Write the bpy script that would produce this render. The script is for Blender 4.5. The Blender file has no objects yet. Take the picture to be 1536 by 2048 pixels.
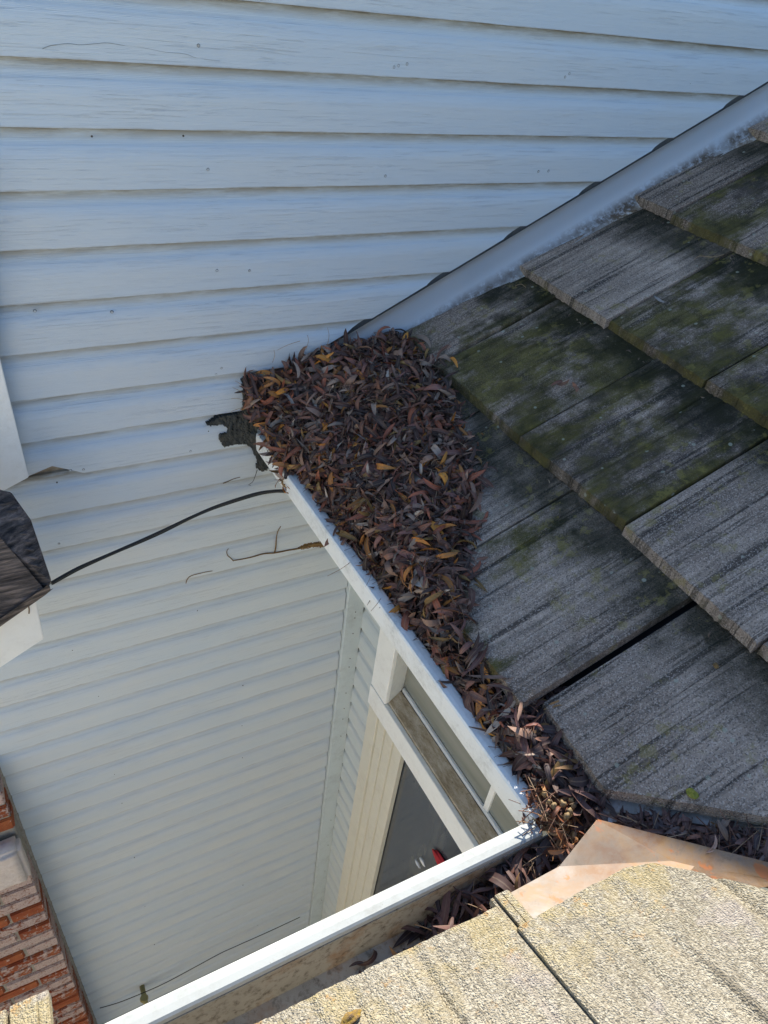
import bpy, bmesh, math, random
from mathutils import Vector, Matrix, noise
import numpy as np
random.seed(7)
C = bpy.context.scene.collection
SC = bpy.context.scene
rad = math.radians

# ---------------------------------------------------------------- camera, light
H = 4.25            # camera height above the yard; depths "d" below are measured down from it
K = .0379           # the side wing is a hair out of square with the big wall
cam_d = bpy.data.cameras.new('camera'); cam = bpy.data.objects.new('camera', cam_d); C.objects.link(cam)
RX = (0.8849387, -0.20367688, 0.41847804)
RN = (-0.45157861, -0.59385162, 0.66576437)
RD = (-0.11309183, 0.77838192, 0.61758091)
mw = Matrix(((RX[0], -RX[1], -RX[2], 0), (RN[0], -RN[1], -RN[2], 0), (-RD[0], RD[1], RD[2], H), (0, 0, 0, 1)))
q = mw.to_3x3().to_quaternion()
cam.location = (0, 0, H); cam.rotation_mode = 'QUATERNION'; cam.rotation_quaternion = q
cam_d.sensor_fit = 'VERTICAL'; cam_d.sensor_height = 36; cam_d.lens = 36*1453.99/2048
cam_d.clip_start = .02; cam_d.clip_end = 500
SC.camera = cam

SUN = Vector((.62, 1.0, 1.02)).normalized()
w = bpy.data.worlds.new('World'); SC.world = w; w.use_nodes = True
nt = w.node_tree; bg = nt.nodes['Background']
sky = nt.nodes.new('ShaderNodeTexSky'); sky.sky_type = 'NISHITA'; sky.sun_disc = False
sky.sun_elevation = math.asin(SUN.z); sky.sun_rotation = math.atan2(SUN.x, SUN.y)
sky.air_density = 1.0; sky.dust_density = .2; sky.ozone_density = 3.0
nt.links.new(sky.outputs[0], bg.inputs[0]); bg.inputs[1].default_value = .15
sd = bpy.data.lights.new('sun', 'SUN'); sd.energy = 4.2; sd.angle = rad(.53); sd.color = (1, .95, .86)
so = bpy.data.objects.new('sun', sd); C.objects.link(so)
so.rotation_mode = 'QUATERNION'; so.rotation_quaternion = SUN.to_track_quat('Z', 'Y'); so.location = (5, 8, 12)
vs = SC.view_settings; vs.view_transform = 'Standard'; vs.look = 'None'; vs.gamma = 1; vs.exposure = .88; vs.use_curve_mapping = False

# ---------------------------------------------------------------- helpers
def P(x, y, d): return Vector((x, y, H-d))
def U(u, v, d): return Vector((u-K*v, v, H-d))      # coordinates of the side wing (u across its eave, v along it)
def ray(px, py):                                      # photograph pixel -> direction (x, y, depth)
    c = (px-768, py-1024, 1453.99)
    return [sum(a*b for a, b in zip(c, r)) for r in (RX, RN, RD)]
def onY(px, py, y): r = ray(px, py); s = y/r[1]; return Vector((r[0]*s, y, H-r[2]*s))
def onD(px, py, d): r = ray(px, py); s = d/r[2]; return Vector((r[0]*s, r[1]*s, H-d))
def onR1(px, py, off=0):
    r = ray(px, py); s = (.9287+.5*.5506-off)/(.5*(r[0]+K*r[1])+r[2]); return Vector((r[0]*s, r[1]*s, H-r[2]*s))
def r1d(u): return .928-.5*(u-.5506)                 # depth of the shaded roof's tile tops
def r2d(y): return .928-.5*(.337-y)                  # depth of the sunlit roof's tile tops

def setp(o, label=None, cat=None, group=None, kind=None):
    if label: o['label'] = label
    if cat: o['category'] = cat
    if group: o['group'] = group
    if kind: o['kind'] = kind
    return o
def thing(name, label, cat, loc=(0, 0, 0), group=None):
    o = bpy.data.objects.new(name, None); C.objects.link(o); o.location = loc; o.empty_display_size = .05
    return setp(o, label, cat, group)
def link(name, me, mat=None, parent=None):
    o = bpy.data.objects.new(name, me); C.objects.link(o)
    if mat is not None and not me.materials: me.materials.append(mat)
    if parent is not None:
        o.parent = parent
        pl = Vector((0, 0, 0)); p = parent
        while p is not None: pl += p.location; p = p.parent
        o.location = -pl
    return o
def obj(name, bm, mat=None, parent=None, smooth=False):
    me = bpy.data.meshes.new(name)
    bmesh.ops.recalc_face_normals(bm, faces=bm.faces)
    bm.to_mesh(me); bm.free()
    if smooth: me.shade_smooth()
    return link(name, me, mat, parent)
def quads_box(bm, f, a, b):
    """box between the parameter corners a and b under the mapping f"""
    vs_ = [bm.verts.new(f(x, y, z)) for x in (a[0], b[0]) for y in (a[1], b[1]) for z in (a[2], b[2])]
    for i in ((0, 1, 3, 2), (4, 6, 7, 5), (0, 4, 5, 1), (2, 3, 7, 6), (0, 2, 6, 4), (1, 5, 7, 3)):
        bm.faces.new([vs_[j] for j in i])
    return bm
def box(name, f, a, b, mat, parent=None, bev=.0015):
    bm = quads_box(bmesh.new(), f, a, b)
    bmesh.ops.recalc_face_normals(bm, faces=bm.faces)
    if bev: bmesh.ops.bevel(bm, geom=bm.edges[:], offset=bev, segments=1, affect='EDGES')
    return obj(name, bm, mat, parent)
def prism(name, pts, ext, mat, parent=None, bev=0):
    """polygon (world points) pushed along ext"""
    bm = bmesh.new(); f = bm.faces.new([bm.verts.new(p) for p in pts])
    r = bmesh.ops.extrude_face_region(bm, geom=[f])
    bmesh.ops.translate(bm, verts=[g for g in r['geom'] if isinstance(g, bmesh.types.BMVert)], vec=Vector(ext))
    bmesh.ops.recalc_face_normals(bm, faces=bm.faces)
    if bev: bmesh.ops.bevel(bm, geom=bm.edges[:], offset=bev, segments=2, affect='EDGES')
    return obj(name, bm, mat, parent)
def sweep(bm, sec, ends):
    """loft the closed section sec (list of param tuples) through mapping functions in ends"""
    rings = [[bm.verts.new(g(*s)) for s in sec] for g in ends]
    n = len(sec)
    for a, b in zip(rings, rings[1:]):
        for i in range(n): bm.faces.new((a[i], a[(i+1) % n], b[(i+1) % n], b[i]))
    bm.faces.new(rings[0][::-1]); bm.faces.new(rings[-1])
    return bm
def tube(bm, pts, r, seg=6, taper=1.0):
    rings = []; n = len(pts)
    for i, p in enumerate(pts):
        d = (pts[min(i+1, n-1)]-pts[max(i-1, 0)]).normalized()
        a = d.orthogonal().normalized() if i == 0 else (prev-d*prev.dot(d)).normalized()
        prev = a; b = d.cross(a); rr = r*(1+(taper-1)*i/(n-1))
        rings.append([bm.verts.new(p+(a*math.cos(t)+b*math.sin(t))*rr) for t in [2*math.pi*j/seg for j in range(seg)]])
    for a, b in zip(rings, rings[1:]):
        for i in range(seg): bm.faces.new((a[i], a[(i+1) % seg], b[(i+1) % seg], b[i]))
    bm.faces.new(rings[0][::-1]); bm.faces.new(rings[-1])
def smooth_path(pts, n=6):
    out = []
    P_ = [pts[0]]+list(pts)+[pts[-1]]
    for i in range(1, len(P_)-2):
        for k in range(n):
            t = k/n; a, b, c, d = P_[i-1], P_[i], P_[i+1], P_[i+2]
            out.append(.5*((2*b)+(c-a)*t+(2*a-5*b+4*c-d)*t*t+(3*b-a-3*c+d)*t**3))
    out.append(pts[-1]); return out
def nz(x, y=0, z=0): return noise.noise(Vector((x, y, z)))

# ---------------------------------------------------------------- materials
class M:
    def __init__(s, name, rough=.7, spec=.4):
        s.m = bpy.data.materials.new(name); s.m.use_nodes = True; s.t = s.m.node_tree
        s.b = s.t.nodes['Principled BSDF']; s.b.inputs['Roughness'].default_value = rough
        s.b.inputs['Specular IOR Level'].default_value = spec
        s.tc = s.t.nodes.new('ShaderNodeTexCoord')
    def n(s, typ, **kw):
        n = s.t.nodes.new(typ)
        for k, v in kw.items():
            if k in n.inputs: s.set(n.inputs[k], v)
            else: setattr(n, k, v)
        return n
    def set(s, inp, v):
        if isinstance(v, bpy.types.NodeSocket): s.t.links.new(v, inp)
        else:
            if hasattr(inp.default_value, '__len__') and not hasattr(v, '__len__'): v = (v,)*len(inp.default_value)
            if hasattr(v, '__len__') and len(v) == 3 and len(inp.default_value) == 4: v = (*v, 1)
            inp.default_value = v
    def map(s, coord='Object', scale=(1, 1, 1), rot=(0, 0, 0)):
        m = s.n('ShaderNodeMapping'); s.set(m.inputs['Vector'], s.tc.outputs[coord] if isinstance(coord, str) else coord)
        m.inputs['Scale'].default_value = scale; m.inputs['Rotation'].default_value = rot; return m.outputs[0]
    def noise(s, vec, scale=5, detail=4, rough=.6, dist=0):
        n = s.n('ShaderNodeTexNoise'); s.set(n.inputs['Vector'], vec); n.inputs['Scale'].default_value = scale
        n.inputs['Detail'].default_value = detail; n.inputs['Roughness'].default_value = rough; n.inputs['Distortion'].default_value = dist
        return n.outputs['Fac']
    def vor(s, vec, scale=50, feature='F1', out='Distance', rnd=1):
        n = s.n('ShaderNodeTexVoronoi', feature=feature); s.set(n.inputs['Vector'], vec); n.inputs['Scale'].default_value = scale
        n.inputs['Randomness'].default_value = rnd; return n.outputs[out]
    def ramp(s, fac, stops, interp='LINEAR'):
        r = s.n('ShaderNodeValToRGB'); s.set(r.inputs[0], fac); e = r.color_ramp; e.interpolation = interp
        while len(e.elements) < len(stops): e.elements.new(.5)
        for el, (p, c) in zip(e.elements, stops):
            el.position = p; el.color = (c, c, c, 1) if not hasattr(c, '__len__') else (*c, 1)
        return r.outputs[0]
    def rng(s, v, a, b, c=0, d=1):
        n = s.n('ShaderNodeMapRange'); s.set(n.inputs[0], v)
        for i, x in enumerate((a, b, c, d)): s.set(n.inputs[i+1], x)
        return n.outputs[0]
    def mix(s, f, a, b, mode='MIX'):
        n = s.n('ShaderNodeMix', data_type='RGBA', blend_type=mode)
        s.set(n.inputs[0], f); s.set(n.inputs[6], a); s.set(n.inputs[7], b); return n.outputs[2]
    def math(s, op, a, b=0, c=0):
        n = s.n('ShaderNodeMath', operation=op); s.set(n.inputs[0], a); s.set(n.inputs[1], b); s.set(n.inputs[2], c); return n.outputs[0]
    def uv(s):
        n = s.n('ShaderNodeSeparateXYZ'); s.set(n.inputs[0], s.tc.outputs['UV']); return n.outputs[0], n.outputs[1]
    def rand(s):
        return s.n('ShaderNodeObjectInfo').outputs['Random']
    def col(s, c): s.set(s.b.inputs['Base Color'], c)
    def rough(s, v): s.set(s.b.inputs['Roughness'], v)
    def bump(s, h, strength=.3, dist=.002, normal=None):
        n = s.n('ShaderNodeBump'); s.set(n.inputs['Height'], h); n.inputs['Strength'].default_value = strength; n.inputs['Distance'].default_value = dist
        if normal is not None: s.set(n.inputs['Normal'], normal)
        s.set(s.b.inputs['Normal'], n.outputs[0]); return n.outputs[0]

def siding_mat(name, base, warm):
    m = M(name, .62, .35)
    obj_ = m.map('UV'); u, v = m.uv()
    off = m.math('MULTIPLY', m.rand(), 37)
    sh = m.n('ShaderNodeCombineXYZ'); m.set(sh.inputs[0], off); m.set(sh.inputs[1], off)
    ad = m.n('ShaderNodeVectorMath', operation='ADD'); m.set(ad.inputs[0], obj_); m.set(ad.inputs[1], sh.outputs[0]); vec = ad.outputs[0]
    grain_v = m.map(vec, (5.0, 210, 1)); grain_v2 = m.map(vec, (14, 420, 1))
    warp = m.noise(m.map(vec, (4, 22, 1)), 1, 2)
    wv = m.n('ShaderNodeTexWave', wave_type='BANDS', bands_direction='Y'); m.set(wv.inputs['Vector'], m.map(vec, (1.6, 75, 1)))
    wv.inputs['Scale'].default_value = 2.2; wv.inputs['Distortion'].default_value = 9; wv.inputs['Detail'].default_value = 3; wv.inputs['Detail Scale'].default_value = .8
    g1 = m.noise(grain_v, 1, 5, .65, .6); g2 = m.noise(grain_v2, 1, 3, .6)
    h = m.math('ADD', m.math('MULTIPLY', g1, 1.0), m.math('ADD', m.math('MULTIPLY', g2, .5), m.math('MULTIPLY', wv.outputs[1], .35)))
    big = m.noise(m.map(vec, (2.2, 7, 1)), 1, 4)
    c = m.mix(m.rng(big, .3, .7), base, warm)
    # grime under each lap (v close to 1 = tucked under the board above) and speckled mildew
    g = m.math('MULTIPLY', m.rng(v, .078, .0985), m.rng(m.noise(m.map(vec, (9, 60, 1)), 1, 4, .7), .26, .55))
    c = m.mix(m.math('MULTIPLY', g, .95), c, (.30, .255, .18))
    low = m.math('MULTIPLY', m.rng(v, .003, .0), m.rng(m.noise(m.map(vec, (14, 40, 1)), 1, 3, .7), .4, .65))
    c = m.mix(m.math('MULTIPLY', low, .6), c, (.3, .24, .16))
    fine = m.ramp(m.noise(m.map(vec, (40, 260, 1)), 1, 5, .75), [(.62, 0), (.72, 1)])
    c = m.mix(m.math('MULTIPLY', fine, .10), c, (.30, .29, .27))
    crack = m.ramp(m.noise(m.map(vec, (7, 240, 1)), 1, 4, .65, 1.1), [(.36, 1), (.42, 0)])
    cm = m.math('MULTIPLY', crack, m.rng(m.noise(m.map(vec, (1.3, 9, 1)), 1, 2), .34, .62, .12, 1))
    c = m.mix(m.math('MULTIPLY', cm, .20), c, (.26, .28, .31))
    m.col(c); m.bump(m.math('SUBTRACT', h, m.math('MULTIPLY', cm, .6)), .7, .0010); m.rough(m.rng(g1, .3, .7, .5, .75))
    return m.m
mat_siding = siding_mat('painted_lap_siding', (.60, .66, .69), (.67, .69, .67))
mat_siding_side = siding_mat('painted_side_siding', (.60, .66, .65), (.66, .68, .64))

def paint_mat(name, base, dirt, amt=.5, rough=.45, sc=1.0, spec=.45):
    m = M(name, rough, spec); v = m.map('Object')
    n1 = m.noise(v, 9*sc, 6, .7); n2 = m.noise(v, 60*sc, 5, .75)
    f = m.math('MULTIPLY', m.rng(n1, .45, .75), m.rng(n2, .35, .65))
    c = m.mix(m.math('MULTIPLY', f, amt), base, dirt)
    sp = m.ramp(m.noise(v, 190*sc, 3, .7), [(.66, 0), (.72, 1)])
    c = m.mix(m.math('MULTIPLY', sp, amt*.8), c, dirt)
    m.col(c); m.bump(m.math('ADD', n2, m.math('MULTIPLY', n1, 2)), .12, .0012); m.rough(m.rng(n2, .3, .7, rough-.1, rough+.2))
    return m.m
mat_white = paint_mat('white_trim_paint', (.88, .87, .81), (.42, .37, .27), .35)
mat_rim = paint_mat('sun_dimmed_gutter_enamel', (.50, .51, .47), (.27, .26, .21), .85, .5, 1.6)  # same gutter enamel, darkened in colour against the sun's glare, plus dirt
mat_gutter = paint_mat('white_gutter_enamel', (.86, .85, .79), (.40, .37, .30), .8, .42, 1.6)
mat_trim = paint_mat('painted_corner_board', (.60, .66, .65), (.27, .27, .25), .55)
mat_cream = paint_mat('cream_door_casing', (.72, .68, .55), (.45, .38, .26), .4)
mat_flash = None
def flash_mat():
    m = M('painted_roof_flashing', .4, .5); v = m.map('Object'); u_, v_ = m.uv()
    n1 = m.noise(v, 12, 6, .7); n2 = m.noise(v, 160, 4, .7)
    f = m.math('MULTIPLY', m.rng(v_, .60, .92), m.rng(m.noise(v, 70, 5, .7), .30, .52)); f = m.math('MULTIPLY', f, m.rng(n1, .3, .6, .4, 1.3))
    c = m.mix(m.rng(n1, .35, .7), (.84, .90, .95), (.88, .91, .94)); c = m.mix(m.math('MULTIPLY', f, .8), c, (.20, .15, .10))
    m.col(c); m.bump(n1, .1, .002); return m.m
mat_flash = flash_mat()
def gutter_in():
    m = M('dirty_gutter_inside', .75, .2); v = m.map('Object')
    n1 = m.noise(v, 14, 6, .7); n2 = m.noise(v, 90, 4, .7)
    c = m.ramp(n1, [(.3, (.34, .32, .27)), (.5, (.42, .39, .33)), (.7, (.33, .20, .11))]); c = m.mix(m.rng(n2, .5, .75), c, (.10, .08, .055))
    m.col(c); m.bump(n2, .2, .002); return m.m
mat_gin = gutter_in()

def tile_mat(name, sunny):
    m = M(name, .93, .15)
    v = m.map('Object'); uv = m.map('UV'); u, vv = m.uv()      # u across the tile, vv up from the butt
    off = m.math('MULTIPLY', m.rand(), 53); sh = m.n('ShaderNodeCombineXYZ'); m.set(sh.inputs[0], off); m.set(sh.inputs[1], off)
    ad = m.n('ShaderNodeVectorMath', operation='ADD'); m.set(ad.inputs[0], uv); m.set(ad.inputs[1], sh.outputs[0]); vec = ad.outputs[0]
    streak = m.noise(m.map(vec, (70, 3.5, 1)), 1, 5, .7, .3)
    streak2 = m.noise(m.map(vec, (170, 7, 1)), 1, 4, .7)
    grit = m.noise(v, 520, 2, .6); gr2 = m.vor(v, 420 if not sunny else 480); cellc = m.n('ShaderNodeTexVoronoi'); m.set(cellc.inputs['Vector'], v); cellc.inputs['Scale'].default_value = 560 if not sunny else 430
    sep = m.n('ShaderNodeSeparateColor'); m.set(sep.inputs[0], cellc.outputs['Color']); cell = sep.outputs[0]
    big = m.noise(v, 4.2, 5, .62, .4); mid = m.noise(v, 15, 5, .7)
    if not sunny:
        sh3 = m.n('ShaderNodeCombineXYZ'); m.set(sh3.inputs[2], m.math('MULTIPLY', m.rand(), 9))
        ad3 = m.n('ShaderNodeVectorMath', operation='ADD'); m.set(ad3.inputs[0], m.map('UV', (5.5, 3.4, 1))); m.set(ad3.inputs[1], m.n('ShaderNodeVectorMath', operation='ADD').outputs[0]); m.set(ad3.inputs[1].links[0].from_node.inputs[0], sh.outputs[0]); m.set(ad3.inputs[1].links[0].from_node.inputs[1], sh3.outputs[0])
        patch = m.noise(ad3.outputs[0], 1, 4, .6, .5); patch2 = m.noise(m.map(ad3.outputs[0], (1.7, 1.3, 1), (0, 0, .4)), 1, 5, .65, .4)
        oc = m.n('ShaderNodeSeparateColor'); m.set(oc.inputs[0], m.n('ShaderNodeObjectInfo').outputs['Color'])
        wetA, mossA, liteA = oc.outputs[0], oc.outputs[1], oc.outputs[2]
        patch = m.math('ADD', patch, m.math('MULTIPLY', m.math('SUBTRACT', mid, .5), .45)); patch2 = m.math('ADD', patch2, m.math('MULTIPLY', m.math('SUBTRACT', mid, .5), .40))
        big = m.math('ADD', m.math('ADD', m.math('MULTIPLY', big, .55), .225), m.math('MULTIPLY', m.math('SUBTRACT', liteA, .5), .26))
    if not sunny:
        c = m.ramp(big, [(.30, (.20, .155, .125)), (.45, (.34, .275, .225)), (.58, (.52, .43, .355)), (.72, (.78, .65, .55))])
        line = m.ramp(m.noise(m.map(vec, (62, 1.6, 1)), 1, 3, .6, .25), [(.385, 1), (.43, 0)])
        line2 = m.ramp(m.noise(m.map(vec, (110, 2.6, 1)), 1, 3, .65, .3), [(.36, 1), (.41, 0)])
        c = m.mix(m.rng(streak, .58, .34, 0, .60), c, (.06, .057, .054))
        c = m.mix(m.math('MULTIPLY', m.math('MAXIMUM', line, m.math('MULTIPLY', line2, .7)), .72), c, (.025, .024, .024))
        c = m.mix(m.math('MULTIPLY', m.rng(streak2, .56, .7), .35), c, (.56, .49, .44))
        c = m.mix(m.math('MULTIPLY', m.ramp(cell, [(.78, 0), (.86, 1)]), .38), c, (.80, .70, .62))
        c = m.mix(m.math('MULTIPLY', m.ramp(cell, [(.10, 1), (.2, 0)]), .5), c, (.035, .035, .035))
        sepp = m.n('ShaderNodeSeparateXYZ'); m.set(sepp.inputs[0], v)
        upslope = 0.0   # moss thickens up the damp, shaded end of the roof
        mossn = m.math('ADD', patch2, upslope)
        edge = m.math('MULTIPLY', m.rng(vv, .05, 0), .05)
        mf = m.rng(m.math('ADD', m.math('ADD', mossn, edge), m.math('MULTIPLY', m.math('SUBTRACT', mossA, .5), .36)), .55, .70)
        wet = m.math('MULTIPLY', m.rng(m.math('ADD', patch, m.math('MULTIPLY', m.math('SUBTRACT', wetA, .5), .36)), .52, .66), m.rng(mid, .15, .5, .7, 1)); c = m.mix(m.math('MULTIPLY', wet, .74), c, (.040, .036, .033))
        mc = m.mix(m.rng(m.noise(v, 28, 4), .35, .65), (.055, .052, .020), (.15, .135, .040))
        c = m.mix(m.math('MULTIPLY', mf, m.rng(grit, .25, .6, .55, 1.0)), c, mc)
        hd = m.rng(m.math('ADD', vv, m.math('MULTIPLY', m.math('SUBTRACT', patch, .5), .25)), .20, .30, 0, .85)                      # darkens toward the tile head, up to the next course
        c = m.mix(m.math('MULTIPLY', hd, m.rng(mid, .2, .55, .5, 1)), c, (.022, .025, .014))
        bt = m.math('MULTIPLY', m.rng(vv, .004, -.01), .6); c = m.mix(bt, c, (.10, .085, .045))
        yl = m.math('MULTIPLY', m.ramp(m.noise(v, 33, 4, .7), [(.55, 0), (.62, 1)]), m.ramp(m.noise(v, 7, 2), [(.48, 0), (.56, 1)]))
        c = m.mix(m.math('MULTIPLY', yl, .42), c, (.30, .26, .08))
        lich = m.ramp(m.vor(v, 24), [(.07, 1), (.10, 0)]); c = m.mix(m.math('MULTIPLY', lich, .6), c, (.42, .46, .38))
    else:
        c = m.mix(m.rng(big, .35, .65), (.40, .345, .25), (.48, .42, .31))
        c = m.mix(m.math('MULTIPLY', m.ramp(cell, [(.62, 0), (.85, 1)]), .6), c, (.68, .61, .47))
        c = m.mix(m.math('MULTIPLY', m.ramp(cell, [(.10, 1), (.28, 0)]), .75), c, (.22, .19, .14))
        c = m.mix(m.rng(streak, .50, .32, 0, .38), c, (.25, .21, .15))
        ln = m.ramp(m.noise(m.map(vec, (48, 1.1, 1)), 1, 2, .5, .2), [(.36, 1), (.385, 0)])
        c = m.mix(m.math('MULTIPLY', ln, .55), c, (.16, .13, .09))
        yl = m.math('MULTIPLY', m.rng(vv, .135, .0), m.rng(m.noise(v, 16, 6, .75, .4), .46, .58))
        c = m.mix(m.math('MULTIPLY', yl, .5), c, (.56, .43, .17))
        org = m.math('MULTIPLY', m.ramp(m.noise(v, 40, 5, .7), [(.60, 0), (.66, 1)]), m.rng(vv, .16, .02))
        c = m.mix(m.math('MULTIPLY', org, .6), c, (.55, .29, .08))
        pk = m.ramp(m.noise(v, 11, 3, .6), [(.60, 0), (.68, 1)]); c = m.mix(m.math('MULTIPLY', pk, .3), c, (.55, .47, .46))
    if not sunny: c = m.mix(1.0, c, (1.0, .93, .86), 'MULTIPLY')
    m.col(c)
    if not sunny: streak = m.math('SUBTRACT', streak, m.math('MULTIPLY', line, .8))
    h = m.math('ADD', m.math('MULTIPLY', streak, 1.6), m.math('ADD', m.math('MULTIPLY', streak2, .6), m.math('ADD', m.math('MULTIPLY', grit, .35 if not sunny else 1.1), m.math('MULTIPLY', gr2, -.9 if not sunny else -.9))))
    m.bump(h, .75 if not sunny else .9, .0028 if not sunny else .0038)
    return m.m
mat_tile = tile_mat('weathered_mossy_concrete_tile', False)
mat_tile_sun = tile_mat('pale_lichened_concrete_tile', True)

def leaf_mat():
    m = M('dry_leaf', .62, .35)
    at = m.n('ShaderNodeAttribute', attribute_name='Col')
    v = m.map('UV', (1, 1, 1)); u_, v_ = m.uv()
    mid = m.ramp(m.math('ABSOLUTE', m.math('SUBTRACT', u_, .5)), [(.03, 1), (.09, 0)])
    c = m.mix(m.math('MULTIPLY', mid, .35), at.outputs['Color'], (.30, .22, .15))
    n_ = m.noise(m.map('Object'), 130, 4, .7)
    c = m.mix(m.math('MULTIPLY', m.rng(n_, .45, .75), .5), c, m.mix(.6, c, (.02, .014, .012)))
    m.col(c); m.bump(m.noise(m.map('UV', (16, 40, 1)), 1, 3), .3, .0006); return m.m
mat_leaf = leaf_mat()
def simple(name, col, rough=.7, spec=.3, n=None, col2=None, ns=40, bs=.2, bd=.002):
    m = M(name, rough, spec)
    if col2 is None: m.col(col); 
    v = m.map('Object'); nn = m.noise(v, ns, 5, .7)
    if col2 is not None: m.col(m.mix(m.rng(nn, .35, .65), col, col2))
    m.bump(nn, bs, bd); return m.m
mat_tar = simple('roofing_cement', (.030, .033, .031), .62, .4, col2=(.065, .065, .055), ns=55, bs=.8, bd=.006)
mat_cable = simple('black_cable_sheath', (.018, .019, .018), .5, .4)
mat_vine = simple('dry_vine_root', (.13, .07, .03), .8, .2, col2=(.25, .16, .06), ns=120)
mat_dark = simple('dark_underlay', (.02, .02, .022), .9, .1)
mat_sheath = simple('shade_grey_sheathing', (.10, .105, .11), .9, .1, col2=(.16, .155, .14), ns=60)  # grey of siding in shade, darkens the gap line
mat_wood = simple('bare_weathered_wood', (.30, .23, .15), .8, .2, col2=(.42, .36, .27), ns=80)
mat_nail = simple('rusty_nail_head', (.045, .045, .045), .6, .4, col2=(.12, .09, .06), ns=200)
mat_putty = simple('painted_nail_plug', (.26, .28, .28), .6, .4, col2=(.16, .16, .15), ns=160)
mat_ground = simple('pale_concrete_yard', (.55, .50, .42), .85, .2, col2=(.64, .59, .50), ns=6, bs=.3)
mat_stucco = simple('cream_bounce_render', (.84, .72, .52), .85, .2, col2=(.88, .77, .58), ns=14)  # render of the added bounce walls
mat_mortar = simple('old_lime_mortar', (.30, .26, .21), .95, .1, col2=(.42, .38, .32), ns=90, bs=.8, bd=.004)
mat_oldtile = simple('old_dark_roof_shingle', (.055, .052, .052), .9, .2, col2=(.17, .145, .13), ns=60, bs=.9, bd=.006)
mat_red = simple('red_cloth', (.45, .02, .03), .7, .3, col2=(.32, .012, .02), ns=30)
mat_bow = simple('white_ribbon', (.75, .74, .72), .5, .4)
mat_seed = simple('dry_gum_nut', (.22, .14, .07), .75, .3, col2=(.36, .25, .12), ns=180, bs=.6)
mat_straw = simple('straw_stem', (.30, .17, .09), .7, .3, col2=(.40, .28, .15), ns=60)

def shingle_mat():
    m = M('old_grooved_shingle', .92, .15); v = m.map('Object'); g = m.noise(m.map('Object', (10, 40, 90), (0, 0, 0)), 1, 5, .7, .3)
    c = m.ramp(g, [(.35, (.03, .028, .028)), (.52, (.13, .11, .10)), (.68, (.34, .27, .23))]); m.col(c); m.bump(g, 1.0, .009); return m.m
mat_shingle = shingle_mat()

def valley_mat(sunny):  # one metal toned apart for its sunlit and shaded halves, rust on both
    m = M('rust_stained_valley_metal' if sunny else 'shade_side_valley_metal', .5, .4); v = m.map('Object')
    n1 = m.noise(v, 11, 6, .7, .6); n2 = m.noise(v, 55, 5, .7)
    if sunny:
        sx = m.n('ShaderNodeSeparateXYZ'); m.set(sx.inputs[0], v)
        a = m.rng(sx.outputs[0], .44, .56)
        c = m.mix(a, (.36, .37, .37), (.34, .19, .075))
        c = m.mix(m.rng(n1, .40, .60), c, m.mix(a, (.36, .24, .13), (.20, .085, .03)))
        c = m.mix(m.math('MULTIPLY', m.rng(n2, .40, .62), .5), c, (.26, .22, .18))
        c = m.mix(m.ramp(m.noise(m.map('Object', (1, .6, 1), (0, 0, .7)), 34, 4, .6), [(.60, 0), (.65, 1)]), c, (.45, .15, .04))
        c = m.mix(m.math('MULTIPLY', m.rng(n2, .58, .72), .6), c, (.16, .10, .05))
    else:
        c = m.mix(m.rng(n1, .35, .6), (.60, .58, .57), (.34, .28, .22)); c = m.mix(m.rng(n2, .52, .68), c, (.26, .15, .07))
    m.col(c); m.bump(n1, .15, .002); return m.m
mat_val_sun, mat_val = valley_mat(True), valley_mat(False)

def brick_mat():
    m = M('red_brick_with_flaking_white_paint', .9, .2); v = m.map('Object')
    r = m.rand(); off = m.math('MULTIPLY', r, .35)
    n1 = m.noise(v, 34, 6, .72, .3); n2 = m.noise(v, 240, 4, .7)
    red = m.mix(m.rng(m.noise(v, 20, 3), .35, .65), (.30, .070, .030), (.42, .13, .05))
    red = m.mix(m.rng(n2, .6, .75), red, (.14, .05, .03))
    pf = m.ramp(m.math('ADD', m.math('ADD', n1, m.math('MULTIPLY', n2, .22)), m.math('SUBTRACT', off, .205)), [(.545, 0), (.565, 1)])
    chp = m.ramp(m.noise(v, 95, 6, .78, .3), [(.40, 0), (.45, 1)]); pf = m.math('MULTIPLY', pf, m.rng(chp, 0, 1, .12, 1))
    c = m.mix(pf, red, m.mix(m.rng(n2, .4, .7), (.66, .52, .46), (.46, .30, .25)))
    m.col(c); m.bump(m.math('ADD', m.math('MULTIPLY', pf, .5), m.math('ADD', n2, n1)), 1.0, .005); return m.m
mat_brick = brick_mat()
mat_cap = simple('flaking_white_painted_stone', (.68, .60, .54), .85, .2, col2=(.60, .51, .45), ns=70, bs=.9, bd=.004)

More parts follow.
